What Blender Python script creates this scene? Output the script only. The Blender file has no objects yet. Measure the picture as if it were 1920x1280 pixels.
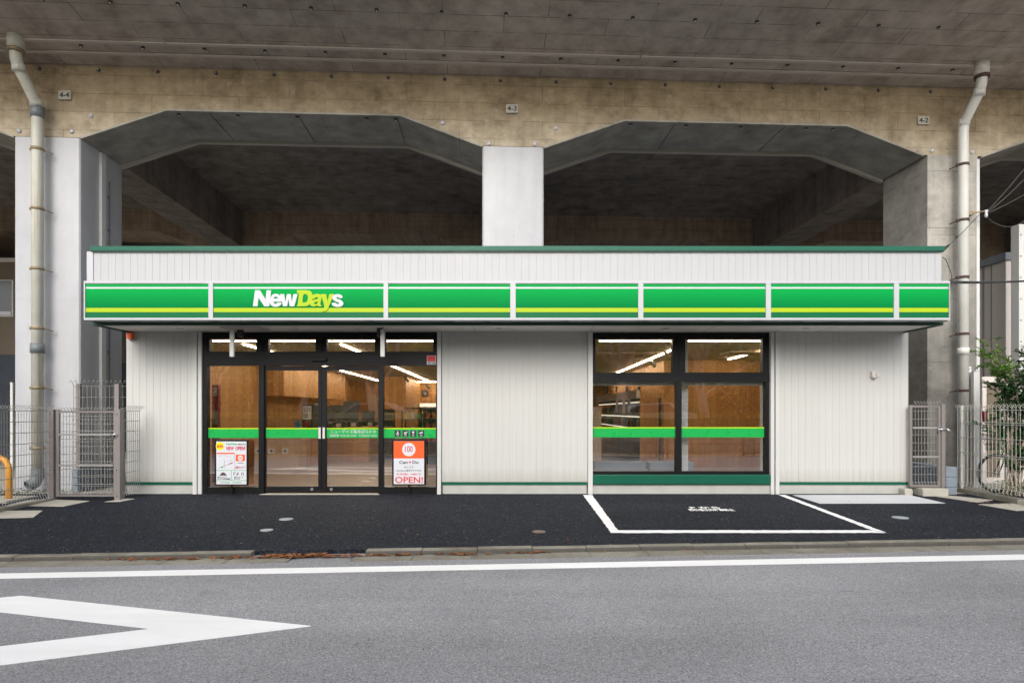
import bpy, bmesh, math, random
from mathutils import Vector, Matrix
R = math.radians
random.seed(7)
S = bpy.context.scene
C = S.collection
F = 1150.0            # focal length in photo pixels (1920 wide)
H = 1.35              # camera height above the shop floor
CX, HV = 960.0, 770.0 # vanishing point

# ------------------------------------------------------------------ camera
cam = bpy.data.cameras.new('camera'); co = bpy.data.objects.new('camera', cam); C.objects.link(co)
co.location = (0, 0, H); co.rotation_euler = (R(90), 0, 0)
cam.sensor_width = 36.0; cam.lens = 36.0 * F / 1920
cam.shift_x = 0.0; cam.shift_y = (HV - 640) / 1920
cam.clip_start = 0.05; cam.clip_end = 2000
S.camera = co
# ------------------------------------------------------------------ sky and sun
W = bpy.data.worlds.new("World"); S.world = W; W.use_nodes = True
nt = W.node_tree; nt.nodes.clear()
sky = nt.nodes.new('ShaderNodeTexSky'); sky.sky_type = 'NISHITA'; sky.sun_disc = False
SUN_EL, SUN_AZ = 33, 188   # azimuth clockwise from +Y
sky.sun_elevation = R(SUN_EL); sky.sun_rotation = R(SUN_AZ)
sky.air_density = 1.0; sky.dust_density = 3.0; sky.ozone_density = 1.0
hs = nt.nodes.new('ShaderNodeHueSaturation'); hs.inputs['Saturation'].default_value = 0.35
bg = nt.nodes.new('ShaderNodeBackground'); bg.inputs['Strength'].default_value = 0.15
ow = nt.nodes.new('ShaderNodeOutputWorld')
nt.links.new(sky.outputs[0], hs.inputs['Color']); nt.links.new(hs.outputs[0], bg.inputs['Color']); nt.links.new(bg.outputs[0], ow.inputs[0])
sl = bpy.data.lights.new('sun', 'SUN'); so = bpy.data.objects.new('sun', sl); C.objects.link(so)
sl.energy = 0.50; sl.angle = R(26); sl.color = (1, .96, .9)
sd = Vector((math.sin(R(SUN_AZ)) * math.cos(R(SUN_EL)), math.cos(R(SUN_AZ)) * math.cos(R(SUN_EL)), math.sin(R(SUN_EL))))
so.rotation_euler = sd.to_track_quat('Z', 'Y').to_euler(); so.location = (0, -20, 30)
S.view_settings.view_transform = 'Standard'; S.view_settings.look = 'None'
S.view_settings.gamma = 1.0; S.view_settings.exposure = 1.00
S.render.engine = 'CYCLES'
S.cycles.use_denoising = True
S.cycles.max_bounces = 8; S.cycles.diffuse_bounces = 4; S.cycles.transparent_max_bounces = 24
S.cycles.sample_clamp_indirect = 6

# ------------------------------------------------------------------ materials
MATS = {}
class N:
    def __init__(s, name):
        s.m = bpy.data.materials.new(name); s.m.use_nodes = True
        s.t = s.m.node_tree; s.b = s.t.nodes['Principled BSDF']; s.out = s.t.nodes['Material Output']
        MATS[name] = s.m
    def n(s, typ, **kw):
        k = s.t.nodes.new(typ)
        for a, v in kw.items():
            if a in k.inputs.keys() if isinstance(a, str) else False: k.inputs[a].default_value = v
            else: setattr(k, a, v)
        return k
    def l(s, a, b): s.t.links.new(a, b)
    def obj(s): return s.n('ShaderNodeTexCoord').outputs['Object']
    def geo(s): return s.n('ShaderNodeNewGeometry').outputs['Position']
    def noise(s, vec, scale, detail=4, rough=.55):
        k = s.n('ShaderNodeTexNoise'); k.inputs['Scale'].default_value = scale
        k.inputs['Detail'].default_value = detail; k.inputs['Roughness'].default_value = rough
        if vec is not None: s.l(vec, k.inputs['Vector'])
        return k.outputs['Fac']
    def scale(s, vec, sc):
        k = s.n('ShaderNodeMapping'); k.inputs['Scale'].default_value = sc; s.l(vec, k.inputs['Vector']); return k.outputs[0]
    def ramp(s, fac, stops):
        k = s.n('ShaderNodeValToRGB'); e = k.color_ramp.elements
        while len(e) < len(stops): e.new(.5)
        for i, (p, c) in enumerate(stops):
            e[i].position = p; e[i].color = (*c, 1) if len(c) == 3 else c
        s.l(fac, k.inputs[0]); return k.outputs[0]
    def mix(s, fac, a, b, mode='MIX'):
        k = s.n('ShaderNodeMix', data_type='RGBA', blend_type=mode)
        for v, i in ((fac, 0), (a, 6), (b, 7)):
            if isinstance(v, (int, float)): k.inputs[i].default_value = v
            elif isinstance(v, tuple): k.inputs[i].default_value = (*v, 1)
            else: s.l(v, k.inputs[i])
        return k.outputs[2]
    def bump(s, h, st, dist=.01, normal=None):
        k = s.n('ShaderNodeBump'); k.inputs['Strength'].default_value = st; k.inputs['Distance'].default_value = dist
        s.l(h, k.inputs['Height'])
        if normal is not None: s.l(normal, k.inputs['Normal'])
        return k.outputs[0]
    def set(s, **kw):
        for a, v in kw.items():
            a = a.replace('_', ' ')
            i = s.b.inputs[a]
            if isinstance(v, (int, float)): i.default_value = v
            elif isinstance(v, tuple): i.default_value = (*v, 1)
            else: s.l(v, i)
        return s

def plain(name, col, rough=.5, metal=0.0, var=.12, scale=3.0, bump=0.0, spec=.5):
    k = N(name); g = k.geo()
    a = tuple(c * (1 - var) for c in col); b = tuple(min(1, c * (1 + var)) for c in col)
    k.set(Base_Color=k.mix(k.noise(g, scale, 6), a, b), Metallic=metal, Specular_IOR_Level=spec)
    k.set(Roughness=k.ramp(k.noise(g, scale * 4), [(.3, (rough * .85,) * 3), (.7, (min(1, rough * 1.15),) * 3)]))
    if bump: k.set(Normal=k.bump(k.noise(g, scale * 25, 3), bump, .004))
    return k.m

def concrete(name, lo, hi, bw, bh, plane='xz', line=.45, top=None, streak=.35, seed=0.0, grade=None):
    """board-marked concrete; plane says which world axes carry the boards"""
    k = N(name); g = k.geo()
    sp = k.n('ShaderNodeSeparateXYZ'); k.l(g, sp.inputs[0])
    cb = k.n('ShaderNodeCombineXYZ')
    ax = {'x': 0, 'y': 1, 'z': 2}
    k.l(sp.outputs[ax[plane[0]]], cb.inputs[0]); k.l(sp.outputs[ax[plane[1]]], cb.inputs[1])
    mp = k.n('ShaderNodeMapping'); k.l(cb.outputs[0], mp.inputs['Vector'])
    mp.inputs['Rotation'].default_value = (0, 0, -.048 if plane == 'xy' else 0); mp.inputs['Location'].default_value = (seed, seed * .37, 0)
    wob = k.noise(g, 1.3, 2)
    br = k.n('ShaderNodeTexBrick'); br.offset = .42; br.squash = 1
    k.l(mp.outputs[0], br.inputs['Vector'])
    for a, v in (('Scale', 1), ('Mortar Size', .007), ('Mortar Smooth', .4), ('Bias', 0), ('Brick Width', bw), ('Row Height', bh)):
        br.inputs[a].default_value = v
    br.inputs['Color1'].default_value = (.46, .46, .46, 1); br.inputs['Color2'].default_value = (.56, .56, .56, 1); br.inputs['Mortar'].default_value = (.5, .5, .5, 1)
    n1 = k.noise(k.scale(g, (1, 1, 1)), .9, 7, .62)
    n2 = k.noise(k.scale(g, (1, 1, 1.4)), 3.2, 7, .68)
    st = k.noise(k.scale(cb.outputs[0], (5, .5, 1) if plane == 'xz' else (1.5, 1.5, 1)), 1.6, 5, .6)
    f = k.mix(.62, br.outputs['Color'], n1); f = k.mix(.45, f, n2); f = k.mix(streak, f, st)
    col = k.ramp(f, [(.39, lo), (.49, tuple((a + b) / 2 for a, b in zip(lo, hi))), (.60, hi)])
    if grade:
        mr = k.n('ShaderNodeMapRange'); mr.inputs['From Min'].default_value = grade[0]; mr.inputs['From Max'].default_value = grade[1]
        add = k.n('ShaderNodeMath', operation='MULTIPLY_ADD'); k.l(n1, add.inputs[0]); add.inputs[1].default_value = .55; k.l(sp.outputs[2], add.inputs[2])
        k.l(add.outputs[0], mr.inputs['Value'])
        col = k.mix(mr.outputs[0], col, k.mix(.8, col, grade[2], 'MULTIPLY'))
    # fine efflorescence blotches
    bl = k.ramp(k.noise(g, 5.0, 8, .7), [(.58, (0, 0, 0)), (.70, (1, 1, 1))])
    col = k.mix(k.mix(1.0, bl, (.22, .22, .22), 'MULTIPLY'), col, tuple(min(1, c * 1.35) for c in hi))
    brk = k.ramp(k.noise(g, 3.1, 3), [(.35, (0, 0, 0)), (.55, (1, 1, 1))])
    lf = k.n('ShaderNodeMath', operation='MULTIPLY'); k.l(br.outputs['Fac'], lf.inputs[0]); k.l(brk, lf.inputs[1])
    lf2 = k.n('ShaderNodeMath', operation='MULTIPLY'); k.l(lf.outputs[0], lf2.inputs[0]); lf2.inputs[1].default_value = line
    col = k.mix(lf2.outputs[0], col, tuple(c * .3 for c in lo))
    inv = k.n('ShaderNodeMath', operation='SUBTRACT'); inv.inputs[0].default_value = 1; k.l(lf.outputs[0], inv.inputs[1])
    b1 = k.bump(inv.outputs[0], .5, .006); b2 = k.bump(k.noise(g, 40, 4), .25, .004, b1)
    k.set(Base_Color=col, Roughness=.85, Normal=b2, Specular_IOR_Level=.3)
    return k.m

def asphalt(name, base, spread, speck, speckcol, rough=.8, bscale=110, bst=.5, patch=None):
    k = N(name); g = k.geo()
    n1 = k.noise(g, bscale, 3, .7); n2 = k.noise(g, .6, 5, .6); n3 = k.noise(k.scale(g, (.15, 1.2, 1)), 1.2, 4)
    lo = tuple(c * (1 - spread) for c in base); hi = tuple(c * (1 + spread) for c in base)
    col = k.ramp(n1, [(.32, lo), (.68, hi)])
    col = k.mix(.6, col, k.ramp(n2, [(.3, (.82,) * 3), (.7, (1.16,) * 3)]), 'MULTIPLY')
    col = k.mix(.5, col, k.ramp(n3, [(.35, (.78,) * 3), (.65, (1.13,) * 3)]), 'MULTIPLY')
    v = k.n('ShaderNodeTexVoronoi'); v.inputs['Scale'].default_value = bscale * .95; k.l(g, v.inputs['Vector'])
    vs = k.n('ShaderNodeSeparateColor'); k.l(v.outputs['Color'], vs.inputs[0])
    gt = k.n('ShaderNodeMath', operation='GREATER_THAN'); k.l(vs.outputs[0], gt.inputs[0]); gt.inputs[1].default_value = 1 - speck
    lt = k.n('ShaderNodeMath', operation='LESS_THAN'); k.l(v.outputs['Distance'], lt.inputs[0]); lt.inputs[1].default_value = .42
    mu = k.n('ShaderNodeMath', operation='MULTIPLY'); k.l(gt.outputs[0], mu.inputs[0]); k.l(lt.outputs[0], mu.inputs[1])
    col = k.mix(mu.outputs[0], col, speckcol)
    gt2 = k.n('ShaderNodeMath', operation='LESS_THAN'); k.l(vs.outputs[1], gt2.inputs[0]); gt2.inputs[1].default_value = speck * 1.3
    mu2 = k.n('ShaderNodeMath', operation='MULTIPLY'); k.l(gt2.outputs[0], mu2.inputs[0]); k.l(lt.outputs[0], mu2.inputs[1])
    col = k.mix(mu2.outputs[0], col, tuple(c * .35 for c in base))
    gv = k.n('ShaderNodeMapRange'); k.l(vs.outputs[2], gv.inputs['Value']); gv.inputs['To Min'].default_value = 1 - spread * .75; gv.inputs['To Max'].default_value = 1 + spread * .75
    gc = k.n('ShaderNodeCombineColor')
    for q in range(3): k.l(gv.outputs[0], gc.inputs[q])
    col = k.mix(1.0, col, gc.outputs[0], 'MULTIPLY')
    if patch:   # brownish dust stains
        d = k.ramp(k.noise(g, 1.7, 6, .7), [(.6, (0, 0, 0)), (.74, (.5, .5, .5))])
        col = k.mix(d, col, patch)
    b = k.bump(k.mix(.5, n1, v.outputs['Distance']), bst, .006)
    k.set(Base_Color=col, Roughness=rough, Normal=b, Specular_IOR_Level=.15)
    return k.m

def wood(name, c1, c2, groove=.12, axis='x', dark=.5):
    k = N(name); g = k.geo()
    sp = k.n('ShaderNodeSeparateXYZ'); k.l(g, sp.inputs[0])
    su = k.n('ShaderNodeMath', operation='ADD'); k.l(sp.outputs[0], su.inputs[0]); k.l(sp.outputs[1], su.inputs[1])
    dv = k.n('ShaderNodeMath', operation='DIVIDE'); k.l(su.outputs[0], dv.inputs[0]); dv.inputs[1].default_value = groove
    fr = k.n('ShaderNodeMath', operation='FRACT'); k.l(dv.outputs[0], fr.inputs[0])
    fl = k.n('ShaderNodeMath', operation='FLOOR'); k.l(dv.outputs[0], fl.inputs[0])
    wn = k.n('ShaderNodeTexWhiteNoise', noise_dimensions='1D'); k.l(fl.outputs[0], wn.inputs['W'])
    gr = k.noise(k.scale(g, (9, 9, .8)), 4, 6, .6)
    f = k.mix(.5, wn.outputs['Value'], gr)
    col = k.ramp(f, [(.25, c1), (.75, c2)])
    lt = k.n('ShaderNodeMath', operation='LESS_THAN'); k.l(fr.outputs[0], lt.inputs[0]); lt.inputs[1].default_value = .06
    mu = k.n('ShaderNodeMath', operation='MULTIPLY'); k.l(lt.outputs[0], mu.inputs[0]); mu.inputs[1].default_value = dark
    col = k.mix(mu.outputs[0], col, tuple(c * .35 for c in c1))
    k.set(Base_Color=col, Roughness=.5, Specular_IOR_Level=.3)
    return k.m

def emis(name, col, st):
    k = N(name); k.set(Base_Color=col, Emission_Color=col, Emission_Strength=st); return k.m

def glass(name, ior, tint=(1, 1, 1), wave=.0):
    k = N(name); k.t.nodes.remove(k.b)
    tr = k.n('ShaderNodeBsdfTransparent'); tr.inputs[0].default_value = (*tint, 1)
    gl = k.n('ShaderNodeBsdfGlossy'); gl.inputs['Roughness'].default_value = 0.0; gl.inputs[0].default_value = (1, 1, 1, 1)
    lw = k.n('ShaderNodeLayerWeight'); lw.inputs['Blend'].default_value = .5
    p5 = k.n('ShaderNodeMath', operation='POWER'); k.l(lw.outputs['Facing'], p5.inputs[0]); p5.inputs[1].default_value = 5
    fr = k.n('ShaderNodeMath', operation='MULTIPLY_ADD'); k.l(p5.outputs[0], fr.inputs[0]); fr.inputs[1].default_value = 1 - ior; fr.inputs[2].default_value = ior
    mx = k.n('ShaderNodeMixShader'); k.l(fr.outputs[0], mx.inputs[0]); k.l(tr.outputs[0], mx.inputs[1]); k.l(gl.outputs[0], mx.inputs[2])
    if wave:
        b = k.bump(k.noise(k.scale(k.geo(), (.6, 1, 1.4)), 1.1, 2), wave, .01); k.l(b, gl.inputs['Normal'])
    k.l(mx.outputs[0], k.out.inputs[0]); return k.m

def leafmat(name, cols, scale=6.0, trans=.25):
    k = N(name); g = k.geo()
    n = k.mix(.5, k.noise(g, scale, 3), k.noise(g, .7, 2))
    col = k.ramp(n, [(.32, cols[0]), (.5, cols[1]), (.68, cols[2])])
    k.set(Base_Color=col, Roughness=.55, Specular_IOR_Level=.3)
    tl = k.n('ShaderNodeBsdfTranslucent'); k.l(col, tl.inputs[0])
    mx = k.n('ShaderNodeMixShader'); mx.inputs[0].default_value = trans
    k.l(k.b.outputs[0], mx.inputs[1]); k.l(tl.outputs[0], mx.inputs[2]); k.l(mx.outputs[0], k.out.inputs[0])
    return k.m

M = {}
M['apron'] = asphalt('new_asphalt', (.0165, .0195, .0265), .95, .018, (.12, .12, .13), .8, 48, 1.0, (.034, .031, .030))
M['road'] = asphalt('worn_asphalt', (.285, .282, .293), .30, .04, (.45, .44, .44), .85, 100, .45, (.16, .155, .145))
M['kerb'] = concrete('kerb_concrete', (.12, .11, .085), (.30, .28, .23), 5, 5, 'xy', 0)
M['kerbd'] = plain('kerb_grimy_face', (.085, .08, .068), .9, var=.35, scale=14)
M['gutter'] = concrete('gutter_concrete', (.15, .135, .105), (.30, .28, .235), 5, 5, 'xy', 0)
M['slabw'] = plain('pale_concrete', (.55, .56, .58), .8, var=.10, scale=2, bump=.2)
M['slabo'] = plain('weathered_concrete', (.42, .40, .34), .85, var=.2, scale=4, bump=.3)
k = N('road_paint'); g = k.geo()
k.set(Base_Color=k.mix(k.ramp(k.noise(g, 90, 5, .7), [(.27, (1, 1, 1)), (.36, (0, 0, 0))]), k.ramp(k.noise(k.scale(g, (1, 4, 1)), 1.4, 6), [(.3, (.80, .79, .78)), (.7, (.88, .88, .88))]), (.2, .2, .2)), Roughness=.7, Normal=k.bump(k.noise(g, 90), .3, .004)); M['paint'] = k.m
M['girder'] = concrete('girder_concrete', (.225, .178, .118), (.55, .48, .365), 1.45, .31, 'xz', .45, streak=.12, grade=(6.25, 6.95, (.62, .54, .42)), seed=.31)
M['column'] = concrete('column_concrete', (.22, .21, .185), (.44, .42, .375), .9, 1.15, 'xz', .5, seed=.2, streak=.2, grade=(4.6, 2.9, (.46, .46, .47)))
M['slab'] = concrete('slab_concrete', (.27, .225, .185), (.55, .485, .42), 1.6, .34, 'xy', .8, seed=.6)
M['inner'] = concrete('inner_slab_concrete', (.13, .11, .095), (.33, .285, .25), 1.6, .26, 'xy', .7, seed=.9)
M['rear'] = concrete('rear_girder_concrete', (.28, .20, .145), (.50, .39, .29), 1.5, .3, 'xz', .8, seed=.5)
M['soffit'] = concrete('grey_soffit_sheet', (.20, .19, .165), (.40, .38, .33), 2.4, 9, 'xy', .5, seed=.4)
M['strip'] = plain('pale_grey_strip', (.40, .375, .32), .6, var=.1)
M['barstrip'] = plain('dull_strip', (.52, .47, .42), .6, var=.15)
# white painted steel jacket with faint runs and rust specks
k = N('painted_steel_jacket'); g = k.geo()
n1 = k.noise(k.scale(g, (3, 3, .35)), 1.5, 6); n2 = k.noise(g, 2.2, 8, .7)
c = k.ramp(k.mix(.5, n1, n2), [(.34, (.36, .365, .38)), (.6, (.44, .445, .46))])
ru = k.ramp(k.noise(k.scale(g, (6, 6, 1.6)), 2.2, 6, .7), [(.665, (0, 0, 0)), (.72, (.8, .8, .8))])
c = k.mix(ru, c, (.38, .2, .08))
k.set(Base_Color=c, Roughness=.5, Normal=k.bump(n2, .15, .01)); M['jacket'] = k.m
M['siding'] = plain('white_siding', (.405, .408, .415), .45, var=.03, scale=1.5, spec=.4)
M['sidingl'] = plain('cream_siding', (.525, .522, .50), .5, var=.03, scale=1.5, spec=.4)
M['trimw'] = plain('white_trim', (.56, .56, .54), .45, var=.04)
M['signframe'] = plain('sign_frame_white', (.45, .45, .475), .35, var=.03)
M['soffitw'] = plain('canopy_soffit_board', (.80, .78, .74), .6, var=.04)
M['greenm'] = plain('dark_green_metal', (.006, .095, .056), .4, var=.08, spec=.3)
M['greend'] = plain('deep_green_metal', (.010, .055, .036), .4, var=.1)
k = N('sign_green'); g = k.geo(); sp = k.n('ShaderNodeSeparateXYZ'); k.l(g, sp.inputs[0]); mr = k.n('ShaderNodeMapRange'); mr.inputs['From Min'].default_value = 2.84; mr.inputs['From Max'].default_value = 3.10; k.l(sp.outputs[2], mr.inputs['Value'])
k.set(Base_Color=k.mix(mr.outputs[0], (.001, .175, .040), (.003, .31, .058)), Roughness=.5, Specular_IOR_Level=.05); M['sgreen'] = k.m   # backlight falloff put into the green, darker towards the bottom
M['sgreend'] = plain('sign_dark_green', (.001, .12, .040), .4, var=.01, spec=.2)
M['slime'] = plain('sign_lime', (.36, .49, .012), .4, var=.01, spec=.2)
M['swhite'] = plain('sign_white', (.52, .52, .55), .3, var=.03)
M['black'] = plain('black_aluminium', (.006, .006, .0065), .42, var=.2, spec=.25)
M['bandg'] = plain('green_film', (.008, .36, .07), .3, var=.05)
M['bandl'] = plain('lime_film', (.40, .62, .01), .3, var=.03)
M['plinth'] = plain('plinth_concrete', (.42, .42, .39), .85, var=.18, scale=5, bump=.2)
M['red'] = plain('red_print', (.60, .02, .02), .4, var=.05)
M['orange'] = plain('orange_print', (.80, .10, .015), .4, var=.12, scale=7)
M['paper'] = plain('white_paper', (.60, .61, .65), .5, var=.03)
M['ink'] = plain('black_ink', (.02, .02, .025), .5, var=.1)
M['yellow'] = plain('yellow_print', (.85, .66, .01), .4, var=.05)
M['crimson'] = plain('crimson_print', (.55, .01, .06), .4, var=.05)
M['orangel'] = plain('orange_lens', (.85, .12, .01), .25, var=.1)
M['guard'] = plain('orange_yellow_paint', (.72, .30, .015), .4, var=.1, scale=8)
for nm_ in ('siding', 'sidingl'):
    mt = M[nm_]; t_ = mt.node_tree; b_ = t_.nodes['Principled BSDF']; src = b_.inputs['Base Color'].links[0].from_socket
    g_ = t_.nodes.new('ShaderNodeNewGeometry'); sp_ = t_.nodes.new('ShaderNodeSeparateXYZ'); t_.links.new(g_.outputs['Position'], sp_.inputs[0])
    mp_ = t_.nodes.new('ShaderNodeMapping'); mp_.inputs['Scale'].default_value = (14, 1, .5); t_.links.new(g_.outputs['Position'], mp_.inputs['Vector'])
    nz = t_.nodes.new('ShaderNodeTexNoise'); nz.inputs['Scale'].default_value = 1.2; nz.inputs['Detail'].default_value = 6; t_.links.new(mp_.outputs[0], nz.inputs['Vector'])
    rp_ = t_.nodes.new('ShaderNodeValToRGB'); rp_.color_ramp.elements[0].position = .45; rp_.color_ramp.elements[0].color = (1, 1, 1, 1); rp_.color_ramp.elements[1].position = .75; rp_.color_ramp.elements[1].color = (.90, .89, .86, 1); t_.links.new(nz.outputs['Fac'], rp_.inputs[0])
    mr_ = t_.nodes.new('ShaderNodeMapRange'); mr_.inputs['From Min'].default_value = .18; mr_.inputs['From Max'].default_value = .42; mr_.inputs['To Min'].default_value = .55; mr_.inputs['To Max'].default_value = 0
    ad_ = t_.nodes.new('ShaderNodeMath'); ad_.operation = 'MULTIPLY_ADD'; t_.links.new(nz.outputs['Fac'], ad_.inputs[0]); ad_.inputs[1].default_value = -.25; t_.links.new(sp_.outputs[2], ad_.inputs[2]); 
    a2 = t_.nodes.new('ShaderNodeMath'); a2.operation = 'ADD'; a2.inputs[1].default_value = .12; t_.links.new(ad_.outputs[0], a2.inputs[0]); t_.links.new(a2.outputs[0], mr_.inputs['Value'])
    m1 = t_.nodes.new('ShaderNodeMix'); m1.data_type = 'RGBA'; m1.blend_type = 'MULTIPLY'; m1.inputs[0].default_value = .35; t_.links.new(src, m1.inputs[6]); t_.links.new(rp_.outputs[0], m1.inputs[7])
    m2 = t_.nodes.new('ShaderNodeMix'); m2.data_type = 'RGBA'; t_.links.new(mr_.outputs[0], m2.inputs[0]); t_.links.new(m1.outputs[2], m2.inputs[6]); m2.inputs[7].default_value = (.36, .34, .29, 1)
    t_.links.new(m2.outputs[2], b_.inputs['Base Color'])
k = N('stained_pvc'); g = k.geo()
ru = k.ramp(k.noise(k.scale(g, (22, 22, .5)), 1.5, 4, .6), [(.55, (0, 0, 0)), (.70, (.65, .65, .65))])
k.set(Base_Color=k.mix(ru, k.ramp(k.noise(g, 3), [(.3, (.46, .45, .38)), (.7, (.56, .56, .50))]), (.34, .22, .09)), Roughness=.5); M['pvcl'] = k.m
k = N('white_pvc'); g = k.geo()
ru = k.ramp(k.noise(k.scale(g, (20, 20, .6)), 1.2, 4, .6), [(.66, (0, 0, 0)), (.78, (.5, .5, .5))])
k.set(Base_Color=k.mix(ru, k.ramp(k.noise(g, 3), [(.3, (.58, .57, .52)), (.7, (.66, .66, .62))]), (.36, .27, .14)), Roughness=.45); M['pvcr'] = k.m
M['greypvc'] = plain('grey_pvc', (.15, .17, .18), .5)
M['rust'] = plain('rusty_steel', (.075, .042, .035), .7, var=.35, scale=9)
M['brass'] = plain('stained_galvanised', (.25, .20, .12), .5, .3, var=.3, scale=9)
M['galv'] = plain('galvanised_wire', (.33, .32, .305), .45, .4, var=.1)
M['post'] = plain('taupe_powder_coat', (.235, .21, .20), .45, .2, var=.06)
M['wirew'] = plain('white_wire', (.55, .54, .49), .45, .1, var=.1)
M['wired'] = plain('dark_wire', (.03, .03, .035), .5, var=.1)
M['chrome'] = plain('steel_bright', (.6, .6, .6), .25, .9, var=.1)
M['block'] = plain('blue_grey_block', (.20, .235, .275), .85, var=.14, scale=4, bump=.2)
M['iron'] = plain('cover_iron', (.20, .15, .12), .6, .2, var=.3, scale=30, bump=.4)
M['covg'] = plain('cover_grey', (.33, .36, .37), .6, var=.1, scale=14, bump=.2)
M['util'] = plain('beige_panel', (.62, .57, .53), .6, var=.05)
M['utilt'] = plain('blue_grey_cap', (.20, .22, .25), .5, var=.08)
M['nb'] = plain('tan_wall', (.16, .125, .09), .8, var=.1)
M['nbd'] = plain('slate_blue_wall', (.035, .045, .06), .7, var=.1)
M['cable'] = plain('black_cable', (.02, .02, .022), .5)
M['cableg'] = plain('grey_wire', (.14, .14, .14), .5)
M['tyre'] = plain('rubber', (.015, .015, .015), .7)
M['bikef'] = plain('bicycle_frame', (.05, .055, .06), .35, .5)
M['redp'] = plain('bright_red_plastic', (.35, .012, .015), .4)
M['bark'] = concrete('bark', (.28, .21, .16), (.60, .47, .36), .06, .5, 'xz', .7)
M['leafb'] = leafmat('plant_leaf', [(.03, .09, .015), (.09, .22, .03), (.26, .42, .06)], 5)
M['leafd'] = leafmat('plant_leaf_dark', [(.015, .045, .018), (.030, .095, .028), (.06, .16, .04)], 5)
M['leaft'] = leafmat('tree_leaf', [(.05, .09, .015), (.16, .22, .04), (.36, .40, .08)], 1.5)
M['leafh'] = leafmat('hedge_leaf', [(.16, .19, .02), (.40, .40, .04), (.68, .60, .07)], 2)
M['leafdry'] = leafmat('dry_leaf', [(.10, .038, .02), (.26, .10, .04), (.50, .30, .14)], 40, .1)
M['wood'] = wood('timber_wall', (.40, .195, .070), (.55, .30, .115), .14)
M['woodf'] = wood('pale_timber', (.42, .27, .14), (.52, .35, .19), .3, dark=.1)
M['ceil'] = plain('interior_ceiling', (.36, .27, .19), .8, var=.03)
M['floor'] = plain('interior_floor', (.32, .235, .155), .35, var=.06, scale=1)
M['led'] = emis('led_strip', (1, .84, .62), 24)
M['ledw'] = emis('shelf_light', (1, .88, .7), .7)
M['glass'] = glass('window_glass', .22, (.985, .99, .985), .10)
M['dark'] = plain('charcoal_plastic', (.03, .03, .032), .4)
M['greyp'] = plain('mid_grey_plastic', (.22, .22, .22), .4)
M['maroon'] = plain('maroon_cabinet', (.16, .008, .02), .4)
M['soil'] = plain('leaf_littered_soil', (.34, .20, .12), .95, var=.45, scale=9, bump=.4)
M['stone'] = concrete('rubble_stone', (.22, .18, .15), (.62, .55, .47), .38, .2, 'xz', .9)
M['walk'] = asphalt('footway_asphalt', (.50, .37, .28), .35, .06, (.4, .3, .2))
M['car'] = plain('silver_car_paint', (.5, .52, .56), .25, .3, var=.02)
M['carg'] = plain('car_window', (.02, .025, .03), .1)
M['grass'] = leafmat('grass_blade', [(.05, .10, .01), (.10, .20, .02), (.2, .3, .04)], 8)

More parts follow.
